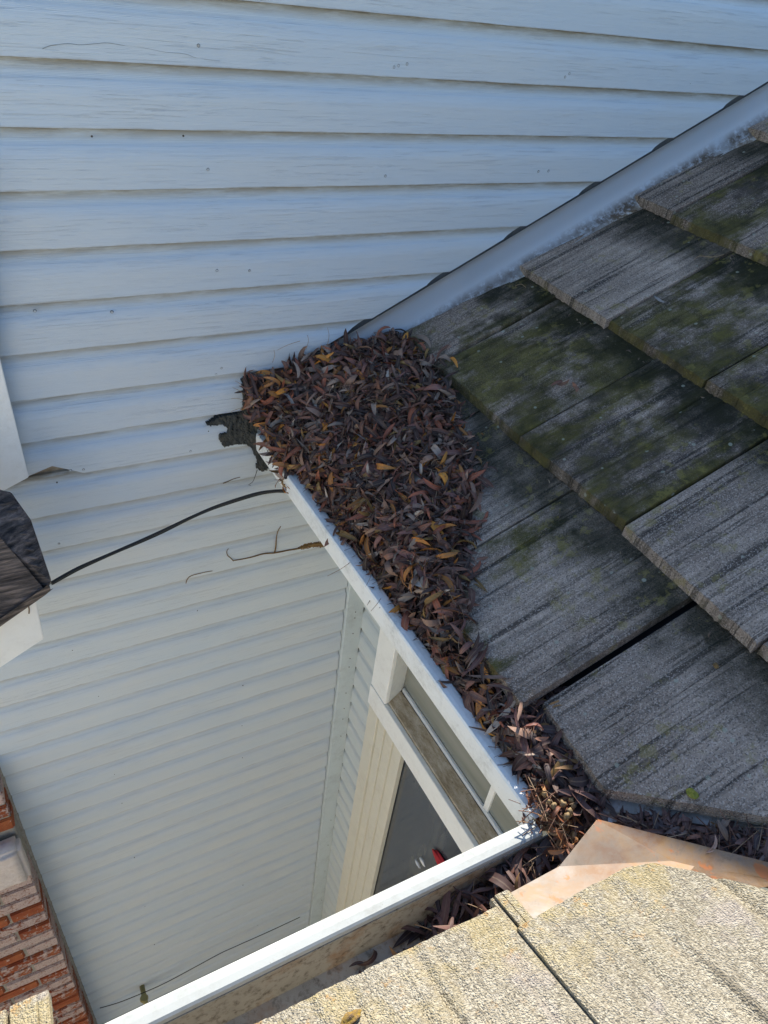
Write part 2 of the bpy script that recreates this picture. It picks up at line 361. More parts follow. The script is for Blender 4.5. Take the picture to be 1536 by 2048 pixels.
def ledge_mat():
    m = M('grimy_window_ledge', .8, .3); v = m.map('Object'); n1 = m.noise(m.map('Object', (1, .35, 1)), 40, 6, .75); n2 = m.noise(v, 170, 4, .7)
    c = m.ramp(n1, [(.3, (.30, .21, .12)), (.46, (.50, .38, .24)), (.60, (.66, .55, .40)), (.75, (.80, .76, .64))])
    c = m.mix(m.rng(n2, .6, .72), c, (.09, .07, .045)); m.col(c); m.bump(n2, .5, .003); return m.m
mat_ledge = ledge_mat()
def glass_mat(name, tint, depth):
    m = M(name, .03, .6); out = m.t.nodes['Material Output']
    tr = m.n('ShaderNodeBsdfTransparent'); tr.inputs[0].default_value = (*tint, 1)
    gl = m.n('ShaderNodeBsdfGlossy'); gl.inputs['Roughness'].default_value = .03
    fr = m.n('ShaderNodeFresnel'); fr.inputs[0].default_value = 1.5
    mx = m.n('ShaderNodeMixShader'); m.set(mx.inputs[0], m.math('ADD', m.math('MULTIPLY', fr.outputs[0], 1.3), depth)); m.set(mx.inputs[1], tr.outputs[0]); m.set(mx.inputs[2], gl.outputs[0])
    m.t.links.new(mx.outputs[0], out.inputs[0]); return m.m
mat_glass = glass_mat('window_glass', (.82, .86, .82), .04)
mat_blind = simple('grey_green_blind', (.66, .68, .58), .6, .3, col2=(.74, .76, .66), ns=4, bs=.05)
def pane_mat(name, stops, sc, rough=.06):
    m = M(name, rough, .8); n_ = m.noise(m.map('Object', sc), 1.0, 3, .5, .3)
    m.col(m.ramp(n_, stops)); m.rough(m.rng(m.noise(m.map('Object'), 30, 4), .3, .7, rough, rough+.14)); return m.m
mat_pane_up = pane_mat('pale_window_pane', [(.3, (.20, .205, .17)), (.5, (.27, .275, .23)), (.7, (.34, .34, .29))], (2, 2, 14))
mat_pane_low = pane_mat('dark_door_pane', [(.35, (.030, .036, .048)), (.5, (.060, .068, .080)), (.6, (.10, .104, .10)), (.72, (.035, .042, .055))], (2, 9, .9))  # curtain folds and glass reflections painted into the pane colour
def curtain():
    m = M('dark_curtain', .7, .3); v = m.map('Object'); n_ = m.noise(m.map('Object', (1, 9, .6)), 1.6, 3)
    m.col(m.ramp(n_, [(.35, (.020, .026, .038)), (.5, (.045, .055, .07)), (.62, (.075, .08, .085)), (.72, (.03, .035, .05))])); return m.m
mat_curtain = curtain()

# ---------------------------------------------------------------- ground and unseen walls added for bounce light
bm = bmesh.new(); bm.faces.new([bm.verts.new(p) for p in ((-120, -120, 0), (120, -120, 0), (120, 120, 0), (-120, 120, 0))])
g = obj('ground', bm, mat_ground); setp(g, 'pale concrete yard at the foot of the walls', kind='structure')
nh = thing('bounce_block', 'unseen cream house block added beyond the pale roof to bounce sunlight', 'house', (-4, -4.6, 0))  # out of view, added to throw warm sun back onto the siding
box('wall', lambda x, y, z: Vector((x, y, z)), (-9, -6, 0), (.3, -3.3, 3.9), mat_stucco, nh, .01)
box('roof', lambda x, y, z: Vector((x, y, z)), (-9.2, -6.2, 3.903), (.4, -3.2, 4.05), mat_white, nh, .01)
gw = thing('bounce_wall', 'unseen cream wall added across the yard to bounce warm sunlight', 'wall', (-3.6, 0, 0))  # out of view, added so its sunlit face warms gutter and trims
box('wall_panel', lambda x, y, z: Vector((x, y, z)), (-3.65, -4.3, 0), (-3.4, 4.5, 2.7), mat_stucco, gw, .01)
box('coping', lambda x, y, z: Vector((x, y, z)), (-3.70, -4.35, 2.703), (-3.35, 4.55, 2.78), mat_white, gw, .01)

# ---------------------------------------------------------------- the big clapboard wall
WY = 1.42; STEP = .0988; D0 = .0783*1.42       # butt edge of board k hangs at depth D0 + k*STEP
wall = thing('siding_wall', 'tall pale blue-white wall of horizontal lap siding behind the roofs', 'wall', (0, WY, 0))
EA, XA = -.11, 1.235                              # unseen top edge and slope start, shaped to cast the roof shadow
XR = 6.0
prism('shadow_caster_backing', [P(-1.15, WY+.03, H), P(XR, WY+.03, H), P(XR, WY+.03, -.335-(XR-1.355)*1.15), P(1.355, WY+.03, -.335), P(XA, WY+.03, EA), P(-1.15, WY+.03, EA)], (0, .35, 0), mat_siding, wall)  # outline above the view invented so its shadow ends near the gutter corner
PROF = [(0, 0), (.045, .0007), (.0695, .0012), (.0712, .0036), (.0765, .0080), (.0840, .0110), (.0930, .0120), (.104, .0122)]   # height above the butt, depth behind the face
def board(name, x0, x1, d, y0, mat, parent, cut=None, chip=None, fmap=P, sgn=1, seed=0):
    """one lap board; its face is UV mapped (length, height above the butt)"""
    bm = bmesh.new(); uvl = bm.loops.layers.uv.new('UVMap'); n = max(2, int((x1-x0)/.06))
    rings = []
    back = [(.104, .022), (0, .0145)]
    for i in range(n+1):
        x = x0+(x1-x0)*i/n; wob = .0009*nz(x*2.3, seed*3.1)+.0004*nz(x*11, seed)
        ring = []
        for j, (h, dep) in enumerate(PROF+back):
            hh = h
            if chip: hh = max(h, chip(x)) if j < 8 or j == 9 else h
            jit = .0006*nz(x*40, seed*7.7) if j == 0 or j == 9 else 0
            ring.append((bm.verts.new(fmap(x, y0+(dep+wob)*sgn, d-hh+jit)), x, hh))
        rings.append(ring)
    m_ = len(PROF)+2
    for a, b in zip(rings, rings[1:]):
        for i in range(m_):
            j = (i+1) % m_; q_ = (a[i], b[i], b[j], a[j])
            try: f = bm.faces.new([t[0] for t in q_])
            except ValueError: continue
            for lp, t in zip(f.loops, q_): lp[uvl].uv = (t[1], t[2])
            f.smooth = 1 <= i <= 6
    if cut:
        bmesh.ops.bisect_plane(bm, geom=bm.verts[:]+bm.edges[:]+bm.faces[:], plane_co=cut[0], plane_no=cut[1], clear_outer=True)
    bmesh.ops.remove_doubles(bm, verts=bm.verts, dist=.00005)
    if not bm.faces: bm.free(); return None
    return obj(name, bm, mat, parent)
# rake line of the roof flashing across the wall
RK = Vector((.728, WY, H-.7337)); RKD = Vector((1, 0, .5007)).normalized(); RKN = Vector((.5007, 0, -1)).normalized()
chip = lambda x: max(0, min(.022+(x+.004)*.62, .048-(x-.038)*3.0)) if x > -.03 else .006
for k in range(0, 41):
    d = D0+k*STEP
    if d > H-.12: break
    if d < .87: board('siding_board', -1.12, 3.2, d, WY, mat_siding, wall, cut=(RK+RKN*-.0025, RKN), seed=k)
    elif d < 1.02: board('siding_board', -1.12, .9, d, WY, mat_siding, wall, chip=None if abs(d-.999) > .06 else chip, seed=k)
    else: board('siding_board', -1.12, .7975, d, WY, mat_siding, wall, seed=k)
# sheathing coloured as shade, seen in the saw cut along the rake and behind the chipped board
prism('sheathing', [P(-1.1, WY+.0285, H-.1), P(-1.1, WY+.0285, EA+.03), P(3.2, WY+.0285, EA+.03), P(3.2, WY+.0285, H-.1)], (0, -.0065, 0), mat_sheath, wall)
prism('bare_patch', [P(-.02, WY+.0245, 1.01), P(-.02, WY+.0245, .92), P(.085, WY+.0245, .92), P(.085, WY+.0245, 1.01)], (0, -.004, 0), mat_wood, wall)
# nail heads and plugged nail holes
def disc(name, px, py, r, mat, parent, y=WY-.0006, mesh=[None]):
    p = onY(px, py, y); bm = bmesh.new()
    bmesh.ops.create_cone(bm, cap_ends=True, segments=12, radius1=r, radius2=r*.72, depth=.0022, matrix=Matrix.Translation(p) @ Matrix.Rotation(rad(90), 4, 'X'))
    return obj(name, bm, mat, parent)
for (x, y) in ((397, 91), (416, 339), (771, 352), (434, 541), (499, 541), (443, 736), (432, 748), (381, 902), (141, 940), (167, 939), (788, 134), (797, 131), (814, 128), (1130, 154), (1139, 147), (1077, 343), (1097, 342), (118, 1087), (70, 622), (224, 624)):
    disc('nail_plug', x, y, .0034, mat_putty, wall, WY+.0005); disc('nail_head', x, y, .0026, mat_siding, wall, WY+.0001)
for (x, y) in ((184, 273), (367, 272), (735, 541), (1380, 168), (417, 862), (114, 965), (395, 1221), (394, 1234), (470, 1216), (485, 1211), (498, 1207), (145, 1300), (197, 1392), (486, 1371), (347, 1512), (229, 1548), (244, 1606), (484, 1451), (269, 1715), (280, 1723), (485, 1515), (486, 1770), (290, 1812), (309, 1889), (489, 1721), (515, 1850)):
    disc('nail_head', x, y, .0019, mat_nail, wall, WY+.0015)
# corner board in the inside corner
ct = box('corner_board', P, (.80, WY-.012, .90), (.862, WY+.024, H-.12), mat_trim, wall)
for y in (1224, 1236, 1267, 1317, 1334, 1386, 1417, 1438, 1472, 1640, 1690, 1742, 1800):
    x = 714-(y-1200)*.118
    disc('nail_head', x, y, .0020, mat_nail, wall, WY-.0125)

# flashing strip on the wall above the tiles
bm = bmesh.new(); uvl = bm.loops.layers.uv.new('UVMap')
sec = [(.0040, -.0030), (-.02, -.0036), (-.045, -.0046), (-.064, -.008), (-.078, -.016), (-.088, -.030), (-.098, -.055)]
xs = [.53+i*.05 for i in range(56)]; rows = []
for x in xs:
    base = RK+RKD*((x-RK.x)/RKD.x); r_ = []
    for j, (dz, dy) in enumerate(sec):
        wv = .0010*nz(x*4, j*.3) if j else 0; r_.append(bm.verts.new(base+Vector((0, dy+wv, dz-.0042))))
    rows.append(r_)
for a, b in zip(rows, rows[1:]):
    for j in range(len(sec)-1):
        f = bm.faces.new((a[j], a[j+1], b[j+1], b[j])); f.smooth = True
        for lp, (xx, jj) in zip(f.loops, ((0, j), (0, j+1), (1, j+1), (1, j))): lp[uvl].uv = (xx, jj/(len(sec)-2.2))
r_ = bmesh.ops.solidify(bm, geom=bm.faces[:], thickness=.0012)
fl = obj('roof_flashing', bm, mat_flash)
setp(fl, 'pale painted metal flashing strip running up the wall beside the dark tiles', 'flashing')
disc('nail_head', 1196, 388, .0018, mat_nail, wall, WY-.001)

# ---------------------------------------------------------------- side wall (under the shaded roof)
side = thing('side_wall', 'narrow grey-green siding wall in the inside corner below the gutter', 'wall', U(.914, 1.4, H))
Q = lambda v, u, d: U(u, v, d)
for k in range(9, 41):
    d = D0+k*STEP
    if d > H-.12: break
    board('siding_board', 1.262, 1.4155, d, .914, mat_siding_side, side, fmap=Q, seed=k+50)
box('wall_core', U, (.945, -1.2, 1.0), (1.0, 1.44, H), mat_dark, side, 0)
box('siding_return', U, (.93, -1.2, 1.0), (.944, .25, H), mat_siding_side, side, 0)
box('corner_board', U, (.9162-.012, 1.30-.001, 0), (.917, 1.301, 0), mat_trim, side, 0) if False else None

# ---------------------------------------------------------------- window with ledge
win = thing('window', 'white framed window with a dirty brown ledge below the long gutter', 'window', U(.86, 1.1, 2.0))
box('side_casing', U, (.854, 1.128, 1.06), (.866, 1.216, 1.829), mat_white, win, .002)
box('casing_side', U, (.8665, 1.2005, 1.06), (.912, 1.216, 1.829), mat_white, win, .001)
box('ledge_face', U, (.852, -.3, 1.832), (.868, 1.2165, 1.92), mat_white, win, .002)
box('ledge', U, (.869, -.3, 1.826), (.9255, 1.152, 1.90), mat_ledge, win, .0015)
box('ledge_return', U, (.8685, 1.153, 1.834), (.912, 1.216, 1.919), mat_white, win, .0015)
prism('jamb', [U(.866, 1.1275, 1.8255), U(.9355, 1.158, 1.8255), U(.9355, 1.20, 1.8255), U(.866, 1.20, 1.8255)], (0, 0, .77), mat_white, win)

box('sash_rail', U, (.926, -.3, 1.811), (.9345, 1.150, 1.8255), mat_white, win, .001)
box('window_pane', U, (.936, -.3, 1.0), (.940, 1.170, 1.822), mat_pane_up, win, 0)
box('blind', U, (.9415, -.3, 1.0), (.944, 1.17, 1.82), mat_blind, win, 0)
box('glazing_bar', U, (.927, .699, 1.06), (.9355, .717, 1.811), mat_white, win, .001)

dr = thing('patio_door', 'tall cream cased glass door below the window ledge', 'door', U(.9, 1.0, H))
box('casing', U, (.892, 1.205, 1.922), (.9195, 1.262, H-.05), mat_cream, dr, .002)
box('casing', U, (.900, 1.165, 1.922), (.9235, 1.2045, H-.05), mat_cream, dr, .002)
box('door_frame', U, (.906, 1.120, 1.922), (.9255, 1.1645, H-.05), mat_cream, dr, .0015)
box('door_stile', U, (.912, 1.072, 1.922), (.9305, 1.1195, H-.05), mat_cream, dr, .0015)
box('door_pane', U, (.9335, -.3, 1.922), (.937, 1.09, H-.08), mat_pane_low, dr, 0)
box('curtain', U, (.9395, -.3, 1.922), (.944, 1.11, H-.04), mat_curtain, dr, 0)

# red cloth with a white bow, hung on the glass
def blob(bm, c, r, sc=(1, 1, 1), sub=2, amp=.25, seed=0):
    m_ = Matrix.Translation(c) @ Matrix.Diagonal((*sc, 1))
    g_ = bmesh.ops.create_icosphere(bm, subdivisions=sub, radius=r)
    for v in g_['verts']:
        v.co *= 1+amp*nz(v.co.x/r*1.3+seed, v.co.y/r*1.3, v.co.z/r*1.3)
        v.co = m_ @ v.co
rc = thing('red_decoration', 'red cloth decoration with a white bow hanging low on the dark door glass', 'decoration', U(.92, .86, 2.5))
p0 = Vector((*onD(860, 1716, 2.42).xy, H-2.42))
def onU(px, py, u):
    r = ray(px, py); s = u/(r[0]+K*r[1]); return Vector((r[0]*s, r[1]*s, H-r[2]*s))
pc = onU(890, 1742, .925)
bm = bmesh.new(); blob(bm, pc, .045, (.16, 1.7, .75), 3, .3, 3); obj('cloth', bm, mat_red, rc, True)
for a in (0, 1):
    bm = bmesh.new(); blob(bm, onU(836+a*9, 1728-a*5, .922), .010, (.5, 1.6, .7), 2, .5, a); obj('bow_loop', bm, mat_bow, rc, True)

# ---------------------------------------------------------------- gutters
def strip(name, pts, fmap, a, b, mat, parent, n=1, t=.0016, smooth=False):
    """open profile pts swept from a to b, given a metal thickness"""
    bm = bmesh.new(); rows = [[bm.verts.new(fmap(p[0], a+(b-a)*i/n, p[1])) for p in pts] for i in range(n+1)]
    for r0, r1 in zip(rows, rows[1:]):
        for j in range(len(pts)-1): bm.faces.new((r0[j], r0[j+1], r1[j+1], r1[j]))
    bmesh.ops.recalc_face_normals(bm, faces=bm.faces)
    bmesh.ops.solidify(bm, geom=bm.faces[:], thickness=t)
    return obj(name, bm, mat, parent, smooth)
g1 = thing('side_gutter', 'long white metal gutter edge below the shaded tiles, brimming with leaves', 'gutter', U(.55, .9, .963))
strip('outer_face', [(.5520, 1.014), (.5512, 1.008), (.5506, 1.000), (.5500, .980), (.5504, .9685), (.5525, .9645)], U, .339, 1.412, mat_gutter, g1, 12)
strip('rim', [(.5530, .9642), (.560, .9636), (.568, .9640), (.5745, .9650), (.5775, .9675), (.5785, .974)], U, .336, 1.412, mat_gutter, g1, 12)
strip('trough', [(.5762, .9760), (.5775, .995), (.5850, 1.018), (.640, 1.022), (.652, 1.02), (.655, .965)], U, .210, 1.412, mat_gin, g1, 8)
box('soffit', U, (.60, .30, 1.03), (.905, 1.41, 1.04), mat_white, g1, 0)
g2 = thing('front_gutter', 'sunlit white metal gutter edge in front of the pale tiles at the bottom', 'gutter', P(.2, .33, .963))
G2 = lambda y, x, d: P(x, y, d)
strip('rim', [(.3372, .990), (.3380, .972), (.3366, .9652), (.3335, .9636), (.325, .9634), (.3165, .9640), (.3135, .9665), (.3128, .975)], G2, -.42, .5365, mat_rim, g2, 10)
strip('outer_face', [(.3366, .991), (.3360, 1.02), (.3330, 1.052)], G2, -.42, .5365, mat_rim, g2, 10)
strip('trough', [(.3118, .976), (.3112, .998), (.3050, 1.045), (.225, 1.052), (.205, 1.0), (.200, .94)], G2, -.42, .62, mat_gin, g2, 10)
box('fascia_board', P, (-.42, .176, .925), (.60, .198, 1.14), mat_gin, g2, 0)

# ---------------------------------------------------------------- roof tiles
def tile(name, u0, v0, v1, row, mat, parent, f, dfun, seed, cuts=(), thick=.021, length=.385, lift=0, groove=1.0, yaw=0, fine=1.0):
    """one grooved concrete tile; u runs up the slope from the butt, v across"""
    rnd = random.Random(seed); bm = bmesh.new(); uvl = bm.loops.layers.uv.new('UVMap')
    nv = int(76*fine); nu = 12
    grs = [(rnd.uniform(0, 1), rnd.uniform(.006, .02), rnd.uniform(.4, 1.0)*rnd.choice((1, 1, 1.8)), rnd.uniform(-.01, .01)) for _ in range(13)]
    grid = []
    for i in range(nu+1):
        a = i/nu; uu = length*a; row_ = []
        if i == 1: a = .012; uu = length*a
        for j in range(nv+1):
            b = j/nv; vv = v0+(v1-v0)*b
            h = 0
            for (c, w_, dp, sk) in grs:
                t = (b-c-sk*a*2)/w_; fade = .55+.9*nz(c*20, a*2.2, seed)
                if abs(t) < 1 and fade > 0: h -= dp*.0036*groove*(1-t*t)*min(1, fade*1.3)
            h += .0009*nz(vv*30, uu*8, seed)*groove+.0016*nz(vv*5, uu*4, seed+9)
            if i <= 1: h *= .45
            if i == 0: h -= .0004+.0008*nz(vv*80, seed)
            ed = .0013*nz(vv*20, seed*1.7)+.0012*nz(vv*90, seed) if i <= 1 else 0
            if j in (0, nv): h -= .002
            u_ = u0+uu*.894+ed+yaw*(b-.5)
            row_.append((bm.verts.new(f(u_, vv, dfun(u_-yaw*(b-.5))+.0235*(uu*.894)/.307*.95-lift-h)), vv, uu))
        grid.append(row_)
    for i in range(nu):
        for j in range(nv):
            q_ = (grid[i][j], grid[i][j+1], grid[i+1][j+1], grid[i+1][j]); fc = bm.faces.new([t[0] for t in q_])
            for lp, t in zip(fc.loops, q_): lp[uvl].uv = (t[1], t[2])
            fc.smooth = True
    for co, no in cuts:
        bmesh.ops.bisect_plane(bm, geom=bm.verts[:]+bm.edges[:]+bm.faces[:], plane_co=co, plane_no=no, clear_outer=True)
    if not bm.faces: bm.free(); return None
    top = set(bm.verts); r_ = bmesh.ops.extrude_face_region(bm, geom=bm.faces[:])
    nv_ = [g_ for g_ in r_['geom'] if isinstance(g_, bmesh.types.BMVert)]
    bmesh.ops.translate(bm, verts=nv_, vec=(0, 0, -thick))
    for fc in bm.faces:
        if abs(fc.normal.z) < .6: fc.smooth = False
    bm.normal_update()
    for e in bm.edges:
        if len(e.link_faces) == 2 and e.calc_face_angle(0) > .9: e.smooth = False
    return obj(name, bm, mat, parent)

r1 = thing('shaded_roof', 'dark mossy roof of flat concrete tiles sloping down from the right', 'roof', U(.6, .8, 1.0))
# valley line in plan: tiles of this roof stop short of it
va, vb = U(.640, .262, 0), U(.742, .153, 0)
vn = Vector((-(vb-va).y, (vb-va).x, 0)).normalized()
if vn.y > 0: vn = -vn
rows = [(.611, [1.07, .77, .472], [(1.412, 1.073), (1.068, .773), (.768, .474)]),
        (.912, None, [(1.412, 1.253), (1.248, .933), (.928, .639), (.634, .349), (.344, .049), (.044, -.25)]),
        (1.215, None, [(1.400, 1.081), (1.076, .803), (.798, .503), (.498, .203), (.198, -.10), (-.104, -.40)]),
        (1.53, None, [(1.400, 1.270), (1.265, .983), (.978, .680), (.675, .378), (.373, .075), (.07, -.23), (-.234, -.53)]),
        (1.86, None, [(1.40, 1.081), (1.076, .78), (.775, .478), (.473, .175), (.17, -.13), (-.134, -.43)]),
        (2.17, None, [(1.40, 1.26), (1.255, .96), (.955, .66), (.655, .36), (.355, .05)])]
COND = {(0, 0): (.5, .4, .5), (0, 1): (.05, .15, .85), (0, 2): (.35, .55, .52),
        (1, 0): (.3, .72, .35), (1, 1): (.55, 1.0, .32), (1, 2): (.95, .75, .36), (1, 3): (.35, .25, .60), (1, 4): (.5, .4, .5),
        (2, 0): (.10, .12, .62), (2, 1): (.75, .85, .40), (2, 2): (.80, .9, .32), (2, 3): (.6, .6, .45),
        (3, 0): (.25, .30, .40), (3, 1): (.75, .75, .30), (3, 2): (.6, .7, .35), (4, 0): (.2, .3, .4)}
sd_ = 100
for ri, (u0, _, spans) in enumerate(rows):
    for ci, (a, b) in enumerate(spans):
        sd_ += 1; rn = random.Random(sd_)
        if u0 > 1.9: continue
        t_ = tile('roof_tile', u0+rn.uniform(-.004, .004), b, a, 0, mat_tile, r1, U, r1d, sd_, cuts=[(va, vn)], lift=rn.uniform(-.002, .005), yaw=rn.uniform(-.009, .009))
        if t_: t_.color = (*COND.get((ri, ci), (.5, .5, .45)), 1)
# eave tile at the valley, its corner sawn off
tile('roof_tile', .628, .06, .462, 0, mat_tile, r1, U, r1d, 77, cuts=[(va, vn), (U(.64, .30, 0), (U(.628, .335, 0)-U(.655, .262, 0)).cross(Vector((0, 0, 1))).normalized()*1 if False else Vector((-.72, -.69, 0)).normalized())], yaw=.035, lift=-.006, length=.37).color = (.12, .12, .62, 1)
# decking below the tiles so nothing shows through
bm = bmesh.new()
bm.faces.new([bm.verts.new(U(u, v, r1d(u)+.062)) for u, v in ((.63, 1.41), (.63, .30), (.66, .25), (1.25, -.40), (2.6, -1.75), (2.6, 1.41))])
obj('roof_deck', bm, mat_dark, r1)

r2 = thing('sunlit_roof', 'pale sunlit roof of gritty concrete tiles with yellow lichen at the bottom', 'roof', P(.3, 0, .9))
F2 = lambda u, v, d: P(v, -u, d)     # u runs toward the viewer, up the slope
d2 = lambda u: r2d(-u)
def t2(x0, x1, yb, seed, cuts=(), **kw): return tile('roof_tile', -yb, x0, x1, 0, mat_tile_sun, r2, F2, d2, seed, cuts=cuts, **dict(dict(groove=1.15), **kw))
t2(.082, .3835, .240, 5, yaw=.008, fine=1.6)
t2(-.222, .078, .246, 6)
# the cut tile beside the valley: rounded corner made of four saw cuts
def pl2(x0, y0, x1, y1):
    d_ = Vector((x1-x0, y1-y0, 0)); n_ = Vector((-d_.y, d_.x, 0)).normalized(); return (Vector((x0, y0, 0)), n_)
t2(.3842, .99, .2015, 8, cuts=[pl2(.540, .204, .600, .184), pl2(.600, .184, .645, .120), pl2(.636, .134, .98, -.22)], fine=2.2, lift=.002, length=.385)
for i, (xa, xb) in enumerate([(-.37, -.072), (-.067, .233), (.238, .538), (.543, .843), (.848, 1.15)]):
    t2(xa, xb, -.062, 40+i, cuts=[pl2(.636, .134, .98, -.22)], fine=.7)
# interlocking side rib of the left tile, standing bare in the gap between the two
for (xa, xb, lf) in ((.3850, .3885, .004), (.3900, .3985, -.001), (.4000, .4085, .000), (.4100, .4125, .006)):
    bm = bmesh.new()
    sweep(bm, [(xa, 0), (xb, 0), (xb-.001, -.014), (xa+.001, -.014)], [lambda s, h, y=y: P(s, y, r2d(y)-h+.001+lf+.10*(.248-y)) for y in (.248, .215, .165)])
    obj('tile_rib', bm, mat_tile_sun, r2)
# tile of the next eave at bottom left
lt = thing('left_roof_corner', 'pale tile corner poking into the bottom left in front of the bricks', 'roof', P(-.2, .3, .95))
for i, (xa, xb) in enumerate(((-.140, -.1005), (-.178, -.1425), (-.45, -.181))):
    tile('roof_tile', -.392+i*.003, xa, xb, 0, mat_tile_sun, lt, F2, d2, 60+i, groove=.4, fine=.5, lift=.004*i, length=.40)
bm = bmesh.new(); bm.faces.new([bm.verts.new(P(x, y, r2d(y)+.052)) for x, y in ((-.42, .19), (.60, .19), (1.9, -1.0), (1.9, -2.2), (-.42, -2.2))])
bmesh.ops.solidify(bm, geom=bm.faces[:], thickness=.02)
obj('roof_deck', bm, mat_dark, r2)

# valley metal
val = thing('valley_flashing', 'rust stained metal valley sheet where the two tiled roofs meet', 'flashing', P(.58, .25, .93))
def vp(px, py, off): return onR1(px, py, off)
def sheet(name, pts, mat, parent, t=.0016, n=10):
    bm = bmesh.new(); f = bm.faces.new([bm.verts.new(p) for p in pts])
    bmesh.ops.solidify(bm, geom=[f], thickness=t); return obj(name, bm, mat, parent)
yv = lambda x: .284-(x-.579)*1.50      # valley line (plan) from the photographed crease
# sun side: nearly flat apron on the sunlit roof plus a steeper upturn along the crease
a0 = P(.585, .278, .904); a1_ = P(.525, .243, .9085); 
mid0 = P(.572, .246, .8995)
sheet('sun_side', [P(.584, .279, .9035), P(.497, .2495, .9045), P(.400, .2490, .9075), P(.408, .190, .879), P(.56, .150, .860), P(.70, .10, .835), P(.655, .172, .872)], mat_val_sun, val)
bm = bmesh.new(); A_ = []
for i in range(13):
    t = i/12; x = .586+t*.50; y = .279-t*.62
    top = P(x, y, .9030-.262*t); low = P(x-.022, y-.022, .9030-.262*t+.006)
    A_.append((bm.verts.new(top), bm.verts.new(P(x+.006, y+.006, .9030-.262*t+.016)), bm.verts.new(low)))
for a, b in zip(A_, A_[1:]):
    bm.faces.new((a[0], b[0], b[1], a[1])); bm.faces.new((a[2], b[2], b[0], a[0]))
obj('upturned_edge', bm, mat_val_sun, val)
sheet('shade_side', [U(.612, .50, .955), U(.600, .33, .955), U(.606, .285, .940), U(.72, .15, .900), U(1.1, -.28, .70), U(1.3, -.1, .62), U(.80, .42, .868)], mat_val, val)

# ---------------------------------------------------------------- left edge: boards, small roof, bricks
ub = prism('wall_board', [onY(-90, 300, 1.385), onY(-90, 1010, 1.385)+Vector((0, 0, -.02)), onY(0, 986, 1.385), onY(58, 955, 1.385), onY(0, 717, 1.385), onY(-60, 300, 1.385)], (0, .03, 0), mat_white, None, .0015)
setp(ub, 'bright white vertical board at the left edge above the dark roof corner', 'board')
YS = 1.16
sr = thing('small_roof', 'dark weathered shingle roof corner jutting in at the left edge', 'roof', onY(40, 1150, YS))
prism('shingle', [onY(-160, 1185, YS), onY(0, 1072, YS+.02), onY(88, 1176, YS+.01), onY(100, 1167, YS), onY(0, 1240, YS), onY(-160, 1352, YS)], (0, .012, -.028), mat_shingle, sr, .0015)
prism('verge', [onY(-160, 900, YS+.10), onY(0, 981, YS+.10), onY(22, 986, YS+.10), onY(62, 1042, YS+.07), onY(103, 1163, YS+.01), onY(90, 1180, YS+.018), onY(0, 1084, YS+.03), onY(-160, 1190, YS+.03)], (0, .03, -.02), mat_shingle, sr, .0015)
for i in range(9):
    t = i/9
    a = onY(28+t*60, 1000+t*150, YS+.085-.075*t); b = onY(-6+t*46, 1010+t*120, YS+.085-.06*t)
    bm = bmesh.new(); tube(bm, [a, (a+b)/2+Vector((0, -.003, 0)), b], .003, 5); obj('shingle_ridge', bm, mat_shingle, sr)
lb = prism('barge_board', [onY(-90, 1300, YS+.05), onY(0, 1236, YS+.05), onY(69, 1186, YS+.05), onY(88, 1278, YS+.05), onY(0, 1336, YS+.05), onY(-90, 1396, YS+.05)], (0, .03, 0), mat_white, None, .0015)
setp(lb, 'white barge board at the left edge directly under the dark shingle corner', 'board')
for (x0, y0, x1, y1) in ((57, 1210, 58, 1227), (44, 1219, 37, 1226)):
    bm = bmesh.new(); tube(bm, [onY(x0, y0, YS+.049), onY((x0+x1)/2+1, (y0+y1)/2, YS+.049), onY(x1, y1, YS+.049)], .0012, 5); o = obj('paint_crack', bm, mat_vine, lb)

ch = thing('brick_chimney', 'red brick chimney with flaking white paint at the lower left', 'chimney', P(-.5, 1.35, H))
BY = 1.31; XB = -.250*BY/1.42*1.0
XB = -.2495
box('mortar_core', P, (-.80, BY+.046, 1.90), (XB-.004, WY+.031, 2.20), mat_mortar, ch, .003)
box('mortar_core', P, (-.80, BY+.008, 2.201), (XB-.004, WY+.03, H-.02), mat_mortar, ch, .003)
box('edge_caulk', P, (XB-.006, WY-.006, 1.93), (XB+.0045, WY+.012, H-.02), mat_mortar, ch, .002)
meshes = []
for i in range(6):
    bm = bmesh.new(); L = .195; hh = .0535
    quads_box(bm, lambda x, y, z: Vector((x, y, z)), (-L/2, 0, -hh/2), (L/2, .09, hh/2))
    bmesh.ops.recalc_face_normals(bm, faces=bm.faces)
    bmesh.ops.bevel(bm, geom=bm.edges[:], offset=.004, segments=2, affect='EDGES')
    for v in bm.verts: v.co += Vector((nz(v.co.x*40, i, v.co.z*40), nz(v.co.z*50, i+3, v.co.x*30), nz(i, v.co.x*40, v.co.z*30)))*.0022
    me = bpy.data.meshes.new('brick'); bmesh.ops.recalc_face_normals(bm, faces=bm.faces); bm.to_mesh(me); bm.free(); me.materials.append(mat_brick); meshes.append(me)
half = []
for i in range(3):
    me = meshes[i].copy()
    for v in me.vertices: v.co.x *= .49
    half.append(me)
nrow = int((H-.05-1.97)/.0665)
for r in range(nrow):
    d = 1.985+r*.0665; x = XB-.001; first = True
    if 2.13 < d < 2.38: continue
    while x > -.72:
        hb = first and r % 2 == 1; L = .0955 if hb else .195
        o = link('brick', random.choice(half if hb else meshes), None, ch)
        if d < 2.2: o.location += P(x-L/2, BY+.038, d)
        else: o.location += P(x-L/2+random.uniform(-.001, .001), BY+random.uniform(-.002, .003), d)
        o.rotation_euler.y = random.uniform(-.008, .008)
        x -= L+.0095; first = False
bm = quads_box(bmesh.new(), P, (-.80, BY-.028, 2.165), (XB+.002, BY+.034, 2.345))
bmesh.ops.recalc_face_normals(bm, faces=bm.faces)
